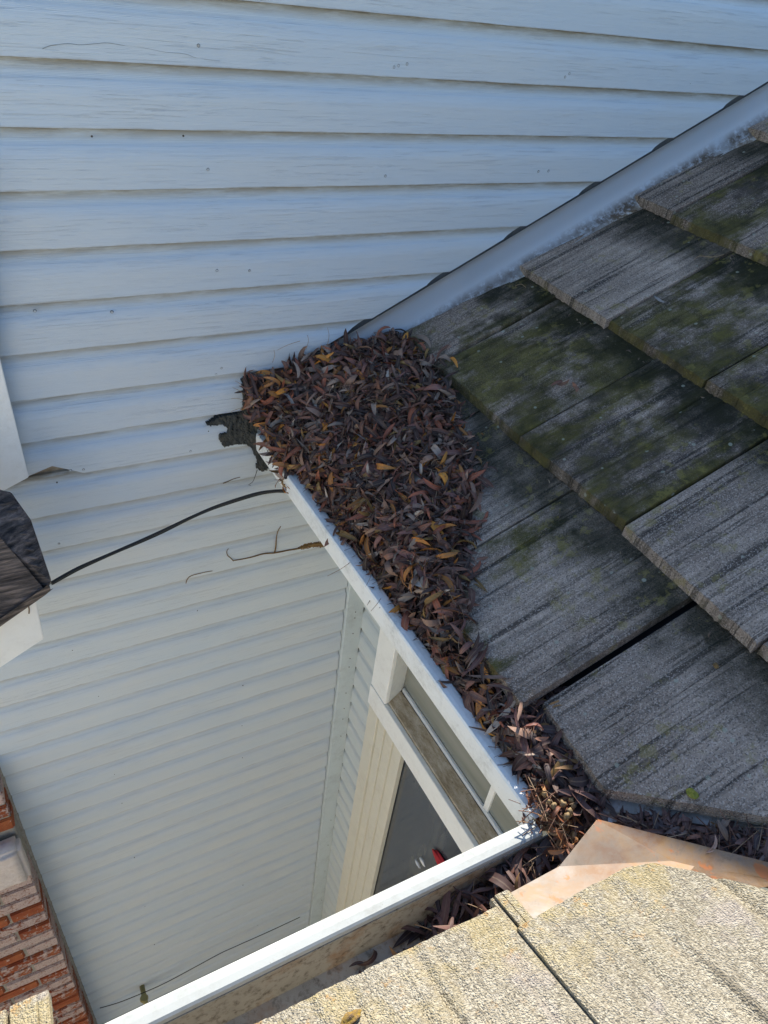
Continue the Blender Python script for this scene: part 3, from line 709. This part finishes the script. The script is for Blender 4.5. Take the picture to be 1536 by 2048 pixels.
bmesh.ops.bevel(bm, geom=bm.edges[:], offset=.012, segments=4, affect='EDGES')
bmesh.ops.subdivide_edges(bm, edges=[e for e in bm.edges if e.calc_length() > .08], cuts=24, use_grid_fill=True)
for v in bm.verts: v.co += Vector((0, nz(v.co.x*25, v.co.z*25)*.0035, nz(v.co.x*30, 4)*.003))
obj('painted_ledge', bm, mat_cap, ch, True)

# ---------------------------------------------------------------- tar, cable, vine, tap
tar_px = [(486, 762), (500, 757), (545, 765), (545, 850), (513, 858), (519, 880), (528, 905), (538, 935), (534, 941), (521, 942), (513, 934), (515, 925), (511, 912), (505, 897), (492, 888), (470, 889), (449, 895), (443, 886), (438, 877), (441, 869), (452, 868), (458, 858), (446, 850), (425, 852), (411, 852), (428, 842), (444, 834), (462, 829), (484, 826), (488, 800)]
def inside(x, y, poly):
    c = False; j_ = len(poly)-1
    for i_ in range(len(poly)):
        (xi, yi), (xj, yj) = poly[i_], poly[j_]
        if (yi > y) != (yj > y) and x < (xj-xi)*(y-yi)/(yj-yi)+xi: c = not c
        j_ = i_
    return c
def smear(poly, step, y0, thick):
    bm = bmesh.new(); cell = {}; xs_ = [p[0] for p in poly]; ys_ = [p[1] for p in poly]
    def vert(i_, j_):
        if (i_, j_) not in cell:
            x = min(xs_)+i_*step; y = min(ys_)+j_*step
            h = thick*(.55+.9*abs(nz(x*.09, y*.05, 3)))+.0016*nz(x*.35, y*.35)
            cell[i_, j_] = bm.verts.new(onY(x+step*.45*nz(x*.7, y*.7, 1), y+step*.45*nz(x*.7, y*.7, 5), y0-h))
        return cell[i_, j_]
    for i_ in range(int((max(xs_)-min(xs_))/step)+1):
        for j_ in range(int((max(ys_)-min(ys_))/step)+1):
            x = min(xs_)+(i_+.5)*step; y = min(ys_)+(j_+.5)*step
            if inside(x+2.2*nz(x*.25, y*.25, 7), y+2.2*nz(x*.25, y*.25, 9), poly) and nz(x*.22, y*.22, 4) > -.62:
                bm.faces.new((vert(i_, j_), vert(i_, j_+1), vert(i_+1, j_+1), vert(i_+1, j_)))
    ext = bmesh.ops.extrude_face_region(bm, geom=bm.faces[:])
    for v in [g_ for g_ in ext['geom'] if isinstance(g_, bmesh.types.BMVert)]: v.co.y = y0+.012
    return bm
bm = smear(tar_px, 2.0, WY+.001, .009)
tar = obj('tar_patch', bm, mat_tar, None, False)
setp(tar, 'smear of dark grey roofing tar on the siding at the gutter end', 'tar patch')

cpx = [(104, 1167), (156, 1138), (218, 1111), (273, 1087), (328, 1062), (383, 1036), (437, 1013), (508, 990), (545, 984), (572, 983), (600, 985)]
yy = [1.22, 1.26, 1.29, 1.31, 1.32, 1.33, 1.33, 1.32, 1.31, 1.30, 1.29]
path = smooth_path([onY(x, y, d) for (x, y), d in zip(cpx, yy)])
bm = bmesh.new(); tube(bm, [p+Vector((0, 0, .0028)) for p in path], .0033, 8)
path2 = [p+Vector((0, .003, -.0030))+Vector((0, 0, -.0012))*math.sin(i*.35) for i, p in enumerate(path)]
cb = thing('cable', 'black twin cable sagging across the siding from the dark shingle corner to the gutter', 'cable', path[0])
obj('cable_strand', bm, mat_cable, cb, True)
bm = bmesh.new(); tube(bm, path2, .0030, 8); obj('cable_strand', bm, mat_cable, cb, True)

vine = thing('dead_vine', 'rusty brown dead vine stem stuck to the siding below the gutter', 'vine', onY(540, 1105, WY))
def stem(name, px, r, parent, mat=mat_vine, y=WY-.002, seg=5):
    bm = bmesh.new(); pts = smooth_path([onY(a+random.uniform(-.8, .8), b+random.uniform(-.8, .8), y+random.uniform(-.001, .001)) for a, b in px], 4)
    tube(bm, pts, r, seg, .5); return obj(name, bm, mat, parent)
stem('stem', [(646, 1088), (632, 1087), (618, 1091), (600, 1096), (575, 1101), (550, 1105), (527, 1108), (505, 1114), (487, 1117), (467, 1121)], .0028, vine)
bm = smear([(596, 1094), (612, 1088), (632, 1084), (648, 1083), (654, 1092), (640, 1095), (622, 1095), (604, 1099)], 1.6, WY+.001, .0022); obj('root_mat', bm, mat_vine, vine)
stem('stem', [(549, 1106), (552, 1092), (552, 1078), (556, 1064), (562, 1053)], .0022, vine)
stem('stem', [(468, 1121), (460, 1115), (455, 1110), (454, 1103), (457, 1097)], .0015, vine)
v2 = stem('vine_tendril', [(372, 1166), (374, 1158), (382, 1152), (396, 1148), (415, 1143), (425, 1141)], .0014, None); setp(v2, 'small pale brown tendril curling on the siding left of the dead vine', 'vine')
v3 = stem('vine_tendril', [(447, 967), (457, 962), (468, 957), (480, 955)], .0014, None); setp(v3, 'thin greenish tendril on the siding just left of the cable end', 'vine')
v4 = stem('vine_tendril', [(514, 940), (511, 950), (505, 963), (498, 970), (503, 971)], .0009, None, mat_cable); setp(v4, 'hair-thin drip hanging from the tar patch', 'vine')
v5 = stem('wall_crack', [(84, 98), (100, 92), (135, 88), (160, 90), (190, 87), (215, 86), (250, 92), (290, 97), (330, 104), (370, 108), (395, 117), (440, 122)], .0004, None, mat_putty, WY-.0002); setp(v5, 'fine meandering paint crack on the upper left siding', 'crack')
hose = bm = bmesh.new(); tube(bm, smooth_path([onY(x, y, 1.38) for x, y in ((200, 2016), (240, 2004), (285, 1986), (330, 1966), (390, 1934), (440, 1907), (475, 1891), (540, 1862), (600, 1834))]), .0020, 6)
ho = obj('thin_black_hose', bm, mat_cable, None, True); setp(ho, 'thin black hose lying along the foot of the siding wall', 'hose')
tp = thing('tap', 'small brassy tap sticking up just behind the sunlit gutter at lower left', 'tap', onY(286, 1990, 1.33))
mat_brass = simple('weathered_brass', (.30, .24, .08), .45, .5, col2=(.22, .22, .10), ns=90)
p_ = onY(290, 1999, 1.36)
bm = bmesh.new(); tube(bm, [p_+Vector((0, .06, .0)), p_+Vector((0, .02, .002)), p_+Vector((0, -.006, -.008)), p_+Vector((0, -.010, -.035))], .011, 10); obj('spout', bm, mat_brass, tp, True)
bm = bmesh.new(); bmesh.ops.create_cone(bm, cap_ends=True, segments=10, radius1=.019, radius2=.016, depth=.012, matrix=Matrix.Translation(p_+Vector((-.002, 0, .022)))); obj('handle', bm, mat_brass, tp)
bm = bmesh.new(); bmesh.ops.create_cone(bm, cap_ends=True, segments=10, radius1=.006, radius2=.006, depth=.02, matrix=Matrix.Translation(p_+Vector((0, 0, .010)))); obj('valve_stem', bm, mat_brass, tp)

# ---------------------------------------------------------------- leaves
PAL = [((.165, .076, .050), 9), ((.090, .044, .032), 9), ((.24, .14, .095), 6), ((.055, .032, .024), 7), ((.27, .19, .14), 3.8), ((.24, .075, .040), 4.0), ((.36, .14, .030), 2.2), ((.50, .20, .03), .9), ((.36, .29, .23), 1.4), ((.19, .085, .065), 5.5), ((.27, .15, .045), 1.8)]
def pick(rnd, pal):
    t = rnd.uniform(0, sum(w_ for _, w_ in pal))
    for c, w_ in pal:
        t -= w_
        if t <= 0: break
    k_ = rnd.uniform(.8, 1.5); return tuple(x*k_ for x in c)
def leaf_geo(rnd, L, W_, nseg=8):
    """local lance-shaped leaf along +X, folded on its midrib, curled and twisted; verts, faces, uvs"""
    curl = rnd.gauss(0, 1.5); tw = rnd.gauss(0, 1.3); fold = rnd.uniform(.05, .75); side = rnd.gauss(0, .7)
    vs_, fs, uvs = [], [], []; pos = Vector((-L/2, 0, 0)); ang = -curl/2; sa = -side/2
    for i in range(nseg+1):
        t = i/nseg; wd = W_*(math.sin(math.pi*t**.8)**.75)*.5 if 0 < t < 1 else .0002
        if i == 0: wd = .0006
        dirv = Vector((math.cos(ang)*math.cos(sa), math.sin(sa), math.sin(ang)))
        if i: pos = pos+dirv*(L/nseg)
        ang += curl/nseg*(1+.3*rnd.uniform(-1, 1)); sa += side/nseg
        lat = Vector((-math.sin(sa), math.cos(sa), 0)); up = dirv.cross(lat)
        a = tw*(t-.5); lat2 = lat*math.cos(a)+up*math.sin(a); up2 = up*math.cos(a)-lat*math.sin(a)
        wvy = .0006*rnd.uniform(-1, 1)
        for s_, m_ in ((-1, 1), (0, 0), (1, 1)):
            vs_.append(pos+lat2*(s_*wd*math.cos(fold))+up2*(m_*wd*math.sin(fold)+wvy*m_)); 
    for i in range(nseg):
        for j in (0, 1):
            a = i*3+j; fs.append((a, a+1, a+4, a+3)); uvs.append(((j*.5, i/nseg), (j*.5+.5, i/nseg), (j*.5+.5, (i+1)/nseg), (j*.5, (i+1)/nseg)))
    return vs_, fs, uvs
class Litter:
    def __init__(s): s.v, s.f, s.uv, s.c = [], [], [], []
    def add(s, geo, mt, col):
        b = len(s.v); s.v += [mt @ p for p in geo[0]]; s.f += [tuple(i+b for i in f) for f in geo[1]]
        s.uv += geo[2]; s.c += [col]*len(geo[1])
    def twig(s, a, b, r, col, bend, rnd):
        pts = [a.lerp(b, t)+bend*math.sin(t*math.pi) for t in (0, .25, .5, .75, 1)]; base = len(s.v)
        for p in pts:
            d = (b-a).normalized(); o1 = d.orthogonal().normalized(); o2 = d.cross(o1)
            for k_ in range(3): s.v.append(p+(o1*math.cos(k_*2.094)+o2*math.sin(k_*2.094))*r)
        for i in range(4):
            for k_ in range(3):
                s.f.append((base+i*3+k_, base+i*3+(k_+1) % 3, base+i*3+3+(k_+1) % 3, base+i*3+3+k_)); s.uv.append(((0, 0), (0, 0), (.1, 0), (.1, 0))); s.c.append(col)
    def mesh(s, name):
        me = bpy.data.meshes.new(name); me.from_pydata([tuple(p) for p in s.v], [], s.f)
        uvl = me.uv_layers.new(name='UVMap'); uvl.data.foreach_set('uv', [x for f in s.uv for p in f for x in p])
        at = me.color_attributes.new('Col', 'FLOAT_COLOR', 'CORNER')
        at.data.foreach_set('color', [x for f, c in zip(s.f, s.c) for _ in f for x in (*c, 1)])
        me.shade_smooth(); me.materials.append(mat_leaf); return me
def orient(rnd, p, nrm, tilt):
    n_ = (nrm+Vector((rnd.gauss(0, tilt), rnd.gauss(0, tilt), rnd.gauss(0, tilt)))).normalized()
    a = rnd.uniform(0, 2*math.pi); t = n_.orthogonal().normalized(); b = n_.cross(t)
    x = t*math.cos(a)+b*math.sin(a); y = n_.cross(x)
    if rnd.random() < .35: n_, y = -n_, -y
    return Matrix(((x.x, y.x, n_.x, p.x), (x.y, y.y, n_.y, p.y), (x.z, y.z, n_.z, p.z), (0, 0, 0, 1)))
# the big drift: outline given at the height of its surface
import bisect
vb_ = [.30, .36, .42, .48, .56, .63, .68, .73, .80, .84, .90, .97, 1.07, 1.19, 1.30, 1.42]
ur_ = [.590, .60, .605, .606, .606, .610, .640, .662, .715, .75, .79, .825, .855, .89, .905, .90]
def ur(v):
    if v <= vb_[0]: return ur_[0]
    i = min(len(vb_)-2, bisect.bisect_right(vb_, v)-1); t = (v-vb_[i])/(vb_[i+1]-vb_[i]); return ur_[i]+(ur_[i+1]-ur_[i])*min(1, t)
def drift(u, v):
    r_ = ur(v)+(.012 if v > .66 else .002)*nz(v*14, 3); t = (u-.578)/max(.02, r_-.578)
    if t > 1.0 or t < -.02: return None
    t = max(0, min(1, t)); q_ = min(1, max(0, (v-.35)/.9))
    rim = .972-.006*nz(v*9, 5)
    base = rim+((r1d(r_) if v > .70 else r1d(r_)+.026*min(1, (.70-v)/.06))-rim)*t**1.15
    hump = (.012+.050*q_)*math.sin(math.pi*t**.85)*(1+.5*nz(u*9, v*9))
    wallh = .100*math.exp(-(1.42-v)/.10)*(1-t**2*.6)
    d_ = base-hump-wallh*.35
    ww = math.exp(-(max(0, 1.42-v)/.17)**1.4)*(1-max(0, t-.72)/.28)
    d_ = d_*(1-ww)+min(d_, .815-.02*nz(u*16, 2)-.05*max(0, min(1, (u-.66)/.1)))*ww
    if u > .60: d_ = min(d_, r1d(u)-(.004+.016*min(1, (1-t)*4))*min(1, (u-.60)/.02))
    return d_
pile = thing('leaf_pile', 'big drift of dry brown willow leaves heaped on the roof against the siding', 'leaf pile', U(.68, 1.0, .95))
rnd = random.Random(11); LT = Litter(); made = 0
def dn(u, v):
    e = .01; a = drift(u, v); b = drift(u+e, v) or a; c = drift(u, v+e) or a
    return Vector(((a-b)/e*-1*-1, (a-c)/e*-1*-1, 1)).normalized() if False else Vector((-(a-b)/e, -(a-c)/e, 1)).normalized()
spots = []
while len(spots) < 7600:
    v = rnd.uniform(.33, 1.415); u = rnd.uniform(.577, .93)
    if drift(u, v) is None: continue
    if v > 1.395 and rnd.random() < .2: continue
    spots.append((u, v))
def lsize(rnd):
    t = rnd.random()
    return (rnd.uniform(.012, .030), rnd.uniform(.003, .008)) if t < .28 else (rnd.uniform(.040, .070), rnd.uniform(.006, .0115)) if t < .86 else (rnd.uniform(.065, .092), rnd.uniform(.010, .0155))
NTOP = 270
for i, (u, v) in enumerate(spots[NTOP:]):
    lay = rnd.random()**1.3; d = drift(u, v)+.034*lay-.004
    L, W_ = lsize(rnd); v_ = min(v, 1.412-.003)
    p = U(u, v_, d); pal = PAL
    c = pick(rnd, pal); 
    if lay > .4: c = tuple(x*.8 for x in c)  # buried leaves darkened to stand in for shade inside the drift
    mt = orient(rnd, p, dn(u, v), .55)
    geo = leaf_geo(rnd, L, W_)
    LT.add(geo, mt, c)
for i in range(2200):
    v = rnd.uniform(.34, 1.41); u = rnd.uniform(.580, .9)
    dd = drift(u, v)
    if dd is None: continue
    p = U(u, v, dd-.003+.01*rnd.random()); a = rnd.uniform(0, 6.283); L = rnd.uniform(.02, .07)
    dv = Vector((math.cos(a), math.sin(a), rnd.gauss(0, .3)))*L/2
    LT.twig(p-dv, p+dv, rnd.uniform(.0003, .0007), pick(rnd, [((.22, .15, .10), 3), ((.12, .07, .05), 4), ((.35, .26, .16), 1)]), Vector((rnd.gauss(0, .006), rnd.gauss(0, .006), .006)), rnd)
# bed of crumbled leaf mould closing the drift underneath
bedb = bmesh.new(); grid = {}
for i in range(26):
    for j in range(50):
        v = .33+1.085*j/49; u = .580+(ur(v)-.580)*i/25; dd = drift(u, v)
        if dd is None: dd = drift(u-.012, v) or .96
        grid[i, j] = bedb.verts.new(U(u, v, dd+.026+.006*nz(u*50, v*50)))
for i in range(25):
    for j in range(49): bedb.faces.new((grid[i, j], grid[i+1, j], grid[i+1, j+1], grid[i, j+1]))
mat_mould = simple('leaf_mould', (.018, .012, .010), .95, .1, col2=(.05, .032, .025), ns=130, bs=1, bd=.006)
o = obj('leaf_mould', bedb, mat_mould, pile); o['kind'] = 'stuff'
# left flank of the drift, held up by the tar at the wall
def leaf_variants(n, pal, rs, size=None):
    out = []
    for i in range(n):
        l_ = Litter(); L, W_ = (size or lsize)(rs); l_.add(leaf_geo(rs, L, W_), Matrix.Identity(4), pick(rs, pal)); out.append(l_.mesh('leaf'))
    return out
var = leaf_variants(60, PAL, random.Random(5), lambda r: (r.uniform(.045, .088), r.uniform(.008, .0145)))
for i, (u, v) in enumerate(spots[:NTOP]):
    p = U(u, min(v, 1.405), drift(u, v)-.005)
    o = bpy.data.objects.new('leaf', rnd.choice(var)); C.objects.link(o); o.parent = pile
    o.matrix_parent_inverse = Matrix.Identity(4); mt = orient(rnd, p-pile.location, dn(u, v), .5); o.matrix_local = mt
for i in range(260):      # leaves and stalks bristling up the wall and over the tar
    x = rnd.uniform(.465, .74); t = (x-.46)/.26; d = .825-.06*t+rnd.uniform(-.018, .05)
    p = P(x, WY-rnd.uniform(.006, .05), d); L, W_ = lsize(rnd); LT.add(leaf_geo(rnd, L, W_), orient(rnd, p, Vector((0, -.8, .5)), .5), pick(rnd, PAL+[((.30, .13, .04), 5)] if x < .53 else PAL))
for i in range(260):      # stragglers thinning out over the tiles
    v = rnd.uniform(.70, 1.40); u = ur(v)+.012*nz(v*14, 3)+abs(rnd.gauss(0, .022))-.004
    L, W_ = lsize(rnd); LT.add(leaf_geo(rnd, L*.85, W_*.9), orient(rnd, U(u, v, r1d(u)+.006+.0235*((u-.611) % .305)/.305-.012*rnd.random()), Vector((-.45, 0, .9)), .25), pick(rnd, PAL))
for i in range(150):      # crumbs caught in the laps
    ub_ = rnd.choice((.90, 1.205, 1.52)); v = rnd.uniform(.1, 1.4); u = ub_-abs(rnd.gauss(0, .012))
    LT.add(leaf_geo(rnd, rnd.uniform(.005, .014), .003), orient(rnd, U(u, v, r1d(u)+.020), Vector((-.45, 0, .9)), .3), pick(rnd, [((.10, .07, .05), 2), ((.2, .15, .1), 1)]))
for i in range(760):      # left flank by the wall
    y = rnd.uniform(1.22, 1.41); x = rnd.uniform(.468, .56)
    if x < .468+(1.41-y)*.22: continue
    d = .822+(1.41-y)*.72+rnd.uniform(0, .06); p = P(x, y, d); L, W_ = lsize(rnd)
    LT.add(leaf_geo(rnd, L*.9, W_), orient(rnd, p, Vector((-.6, -.3, .7)), .45), pick(rnd, PAL+[((.33, .14, .04), 5), ((.22, .10, .03), 4)]))
me = LT.mesh('leaf_mass'); o = link('leaf_mass', me, None, pile); o['kind'] = 'stuff'
for (x0, y0, x1, y1, b) in ((615, 670, 611, 700, 3), (600, 682, 555, 700, -3), (655, 690, 655, 655, 2), (545, 725, 548, 700, 2), (700, 1125, 655, 1152, 3), (762, 1197, 742, 1222, -2), (735, 1135, 732, 1172, 6), (497, 812, 462, 823, 0), (490, 790, 465, 775, 0), (488, 775, 470, 762, 0), (488, 800, 463, 797, 0)):
    yw = 1.40 if y0 < 830 else None
    a = onY(x0, y0, yw) if yw else onD(x0, y0, .955); b_ = onY(x1, y1, yw) if yw else onD(x1, y1, .952)
    bm = bmesh.new(); tube(bm, smooth_path([a, (a+b_)/2+Vector((b*.001, -.004, .004)), b_], 4), .0006, 4, .6); obj('stalk', bm, mat_straw, pile)

# smaller accumulations
def litter_thing(name, label, cat, n_ind, n_mass, sampler, pal, seed, tilt=.4, nrm=Vector((0, 0, 1)), size=None, twigs=0):
    rs = random.Random(seed); pts = [sampler(rs) for _ in range(n_ind+n_mass)]
    c0 = sum(pts, Vector())/len(pts); t = thing(name, label, cat, c0)
    va_ = leaf_variants(24, pal, rs, size)
    for p in pts[:n_ind]:
        o = bpy.data.objects.new('leaf', rs.choice(va_)); C.objects.link(o); o.parent = t
        o.matrix_local = orient(rs, p+Vector((0, 0, .004))-c0, nrm, tilt)
    L_ = Litter()
    for p in pts[n_ind:]:
        L, W_ = (size or lsize)(rs); L_.add(leaf_geo(rs, L, W_), orient(rs, p-c0, nrm, tilt), pick(rs, pal))
    for _ in range(twigs):
        p = sampler(rs)-c0+Vector((0, 0, .003)); a = rs.uniform(0, 6.28); dv = Vector((math.cos(a), math.sin(a), rs.gauss(0, .45)))*rs.uniform(.012, .034)
        L_.twig(p-dv, p+dv, rs.uniform(.0004, .0009), pick(rs, [((.30, .2, .12), 2), ((.16, .08, .05), 3)]), Vector((0, 0, .004)), rs)
    if L_.v:
        me = L_.mesh('leaf_mass'); o = link('leaf_mass', me, None, None); o.parent = t; o.location = (0, 0, 0); o['kind'] = 'stuff'
    return t
DK = [((.085, .042, .034), 6), ((.13, .066, .052), 6), ((.05, .032, .03), 5), ((.16, .11, .09), 2), ((.19, .08, .05), 1), ((.30, .15, .05), .4)]
def s_corner(r):
    while True:
        u = r.uniform(.592, .70); v = r.uniform(.29, .485)
        if u < .66 or v > .46-(u-.66)*3.0: 
            if v < .33 and u > .64: continue
            return U(u, v, (.964 if u < .602 else .938)-.28*max(0, u-.6)+r.uniform(-.014, .008))
litter_thing('leaf_pile', 'loose dark purple-brown leaves filling the gutter corner beside the lowest tiles', 'leaf pile', 50, 430, s_corner, DK, 21, .42, size=lambda r: (r.uniform(.04, .075), r.uniform(.009, .015)), twigs=60)
LG = [((.44, .22, .09), 4), ((.34, .13, .05), 5), ((.22, .08, .04), 4), ((.55, .36, .18), 2.0), ((.12, .05, .03), 4)]
def s_sun(r): return P(r.gauss(.560, .013), r.uniform(.252, .365), .950+r.uniform(-.016, .030))
sl = litter_thing('leaf_cluster', 'sunlit tan leaves, stalks and gum nuts spilling over the gutter corner', 'leaf cluster', 34, 80, s_sun, LG, 33, .75, size=lambda r: (r.uniform(.024, .052), r.uniform(.004, .009)), twigs=90)
for i, (x, y) in enumerate(((1090, 1588), (1108, 1612), (1126, 1608), (1140, 1622), (1147, 1612), (1133, 1632), (1098, 1603), (1144, 1600))):
    bm = bmesh.new(); blob(bm, onD(x, y, .928), random.uniform(.0030, .0046), (1, 1, 1.3), 2, .8, i); o = obj('gum_nut', bm, mat_seed, sl, True)
def s_g2(r):
    x = .60-abs(r.gauss(0, .13)); y = r.uniform(.236, .306)
    return P(max(.2, x), y, .995+r.uniform(-.012, .03)+max(0, .50-x)*.16)
litter_thing('leaf_pile', 'shaded brown leaves packed inside the front gutter below its sunlit rim', 'leaf pile', 60, 420, s_g2, DK, 44, .4, twigs=80)
def s_val(r):
    t = r.uniform(.04, 1)**.9; px, py = 1215+t*420, 1640+t*88
    return onR1(px+r.gauss(0, 6), py-6*t+r.gauss(0, 14)*(.4+t), -.022+r.uniform(-.012, .004))
litter_thing('leaf_pile', 'dark leaf debris lying in the valley between the two roofs at right', 'leaf pile', 30, 520, s_val, DK, 55, .4, size=lambda r: (r.uniform(.022, .05), r.uniform(.005, .010)), twigs=60)
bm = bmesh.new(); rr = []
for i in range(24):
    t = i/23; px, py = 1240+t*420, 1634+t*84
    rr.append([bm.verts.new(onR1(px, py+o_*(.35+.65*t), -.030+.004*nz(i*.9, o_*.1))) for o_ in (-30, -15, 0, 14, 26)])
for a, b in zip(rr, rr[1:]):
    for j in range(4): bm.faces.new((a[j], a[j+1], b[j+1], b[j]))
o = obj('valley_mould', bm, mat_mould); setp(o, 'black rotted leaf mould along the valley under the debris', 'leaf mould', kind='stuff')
# bundle of leaves against the wall where the flashing starts is part of the drift; stray leaves follow
def stray(px, py, label, n, pal, seed, size, off=.004, spread=.006, name='fallen_leaf', roof=1):
    rs = random.Random(seed); p = onR1(px, py, off); nr = Vector((-.45, 0, .9))
    t = thing(name, label, 'leaf', p, 'stray leaves lying on the dark tiles')
    for i in range(n):
        l_ = Litter(); l_.add(leaf_geo(rs, rs.uniform(*size), rs.uniform(.006, .011)), orient(rs, Vector((rs.gauss(0, spread), rs.gauss(0, spread), .002*i)), nr, .35), pick(rs, pal)); o = link('leaf', l_.mesh('leaf')); o.parent = t; o.location = (0, 0, 0)
    return t
BR = [((.26, .12, .07), 3), ((.34, .18, .10), 2), ((.18, .08, .05), 2)]
stray(1122, 772, 'curled orange-brown leaf on the green mossy tile right of the drift', 2, BR, 3, (.03, .045), .006)
stray(1146, 776, 'second small brown leaf just right of the curled one on the mossy tile', 2, BR, 9, (.02, .032), .006)
stray(1316, 600, 'pale dry twig-like leaf on the upper tile joint', 1, [((.20, .18, .16), 1)], 4, (.03, .04))
stray(1432, 1655, 'pale skeleton leaf caught on the tile edge above the valley', 2, [((.16, .11, .08), 1), ((.20, .12, .07), 1)], 14, (.022, .032), .004, .008)
stray(1425, 1688, 'light tan leaf lying in the dark valley debris', 1, [((.38, .23, .16), 1)], 15, (.028, .03), .006, .001)
stray(960, 1050, 'reddish leaf on the grey tile at the right edge of the drift', 1, BR, 16, (.03, .035), .004)
# moss tufts
mat_moss = simple('yellow_green_moss', (.22, .24, .04), .95, .1, col2=(.40, .36, .08), ns=260, bs=1, bd=.004)
for (px, py, lab, s_) in ((1384, 1588, 'tiny yellow-green moss tuft on the large dark tile at lower right', .0065), (1432, 1331, 'small brown crumb of debris on the large tile at right', .004)):
    bm = bmesh.new(); blob(bm, onR1(px, py, -.004), s_, (.9, 1.1, .8), 3, .7, px); o = obj('moss_tuft', bm, mat_moss if s_ > .005 else mat_vine); setp(o, lab, 'moss')
ly = onY(0, 0, 1)
r_ = ray(700, 2038); s__ = (.928-.5*.337)/(r_[2]-.5*r_[1]); p_ = Vector((r_[0]*s__, r_[1]*s__, H-r_[2]*s__))
bm = bmesh.new(); blob(bm, p_+Vector((0, 0, .002)), .007, (1.5, .8, .5), 3, .7, 4); o = obj('moss_tuft', bm, simple('orange_lichen', (.45, .28, .05), .9, .1, col2=(.18, .12, .08), ns=200, bs=1, bd=.003)); setp(o, 'orange-yellow lichen tuft on the sunlit tile at the bottom edge', 'moss')
# thin stalks lying on the upper tiles
for (pts, lab) in ((((1388, 520), (1400, 512), (1425, 514), (1448, 509)), 'hair-thin pale stalk on the tile near the upper course edge'), (((1030, 572), (1042, 568), (1052, 575)), 'short curved stalk on the tile below the flashing')):
    bm = bmesh.new(); tube(bm, smooth_path([onR1(x, y, .002) for x, y in pts], 4), .0006, 4); o = obj('dry_stalk', bm, mat_straw); setp(o, lab, 'stalk')
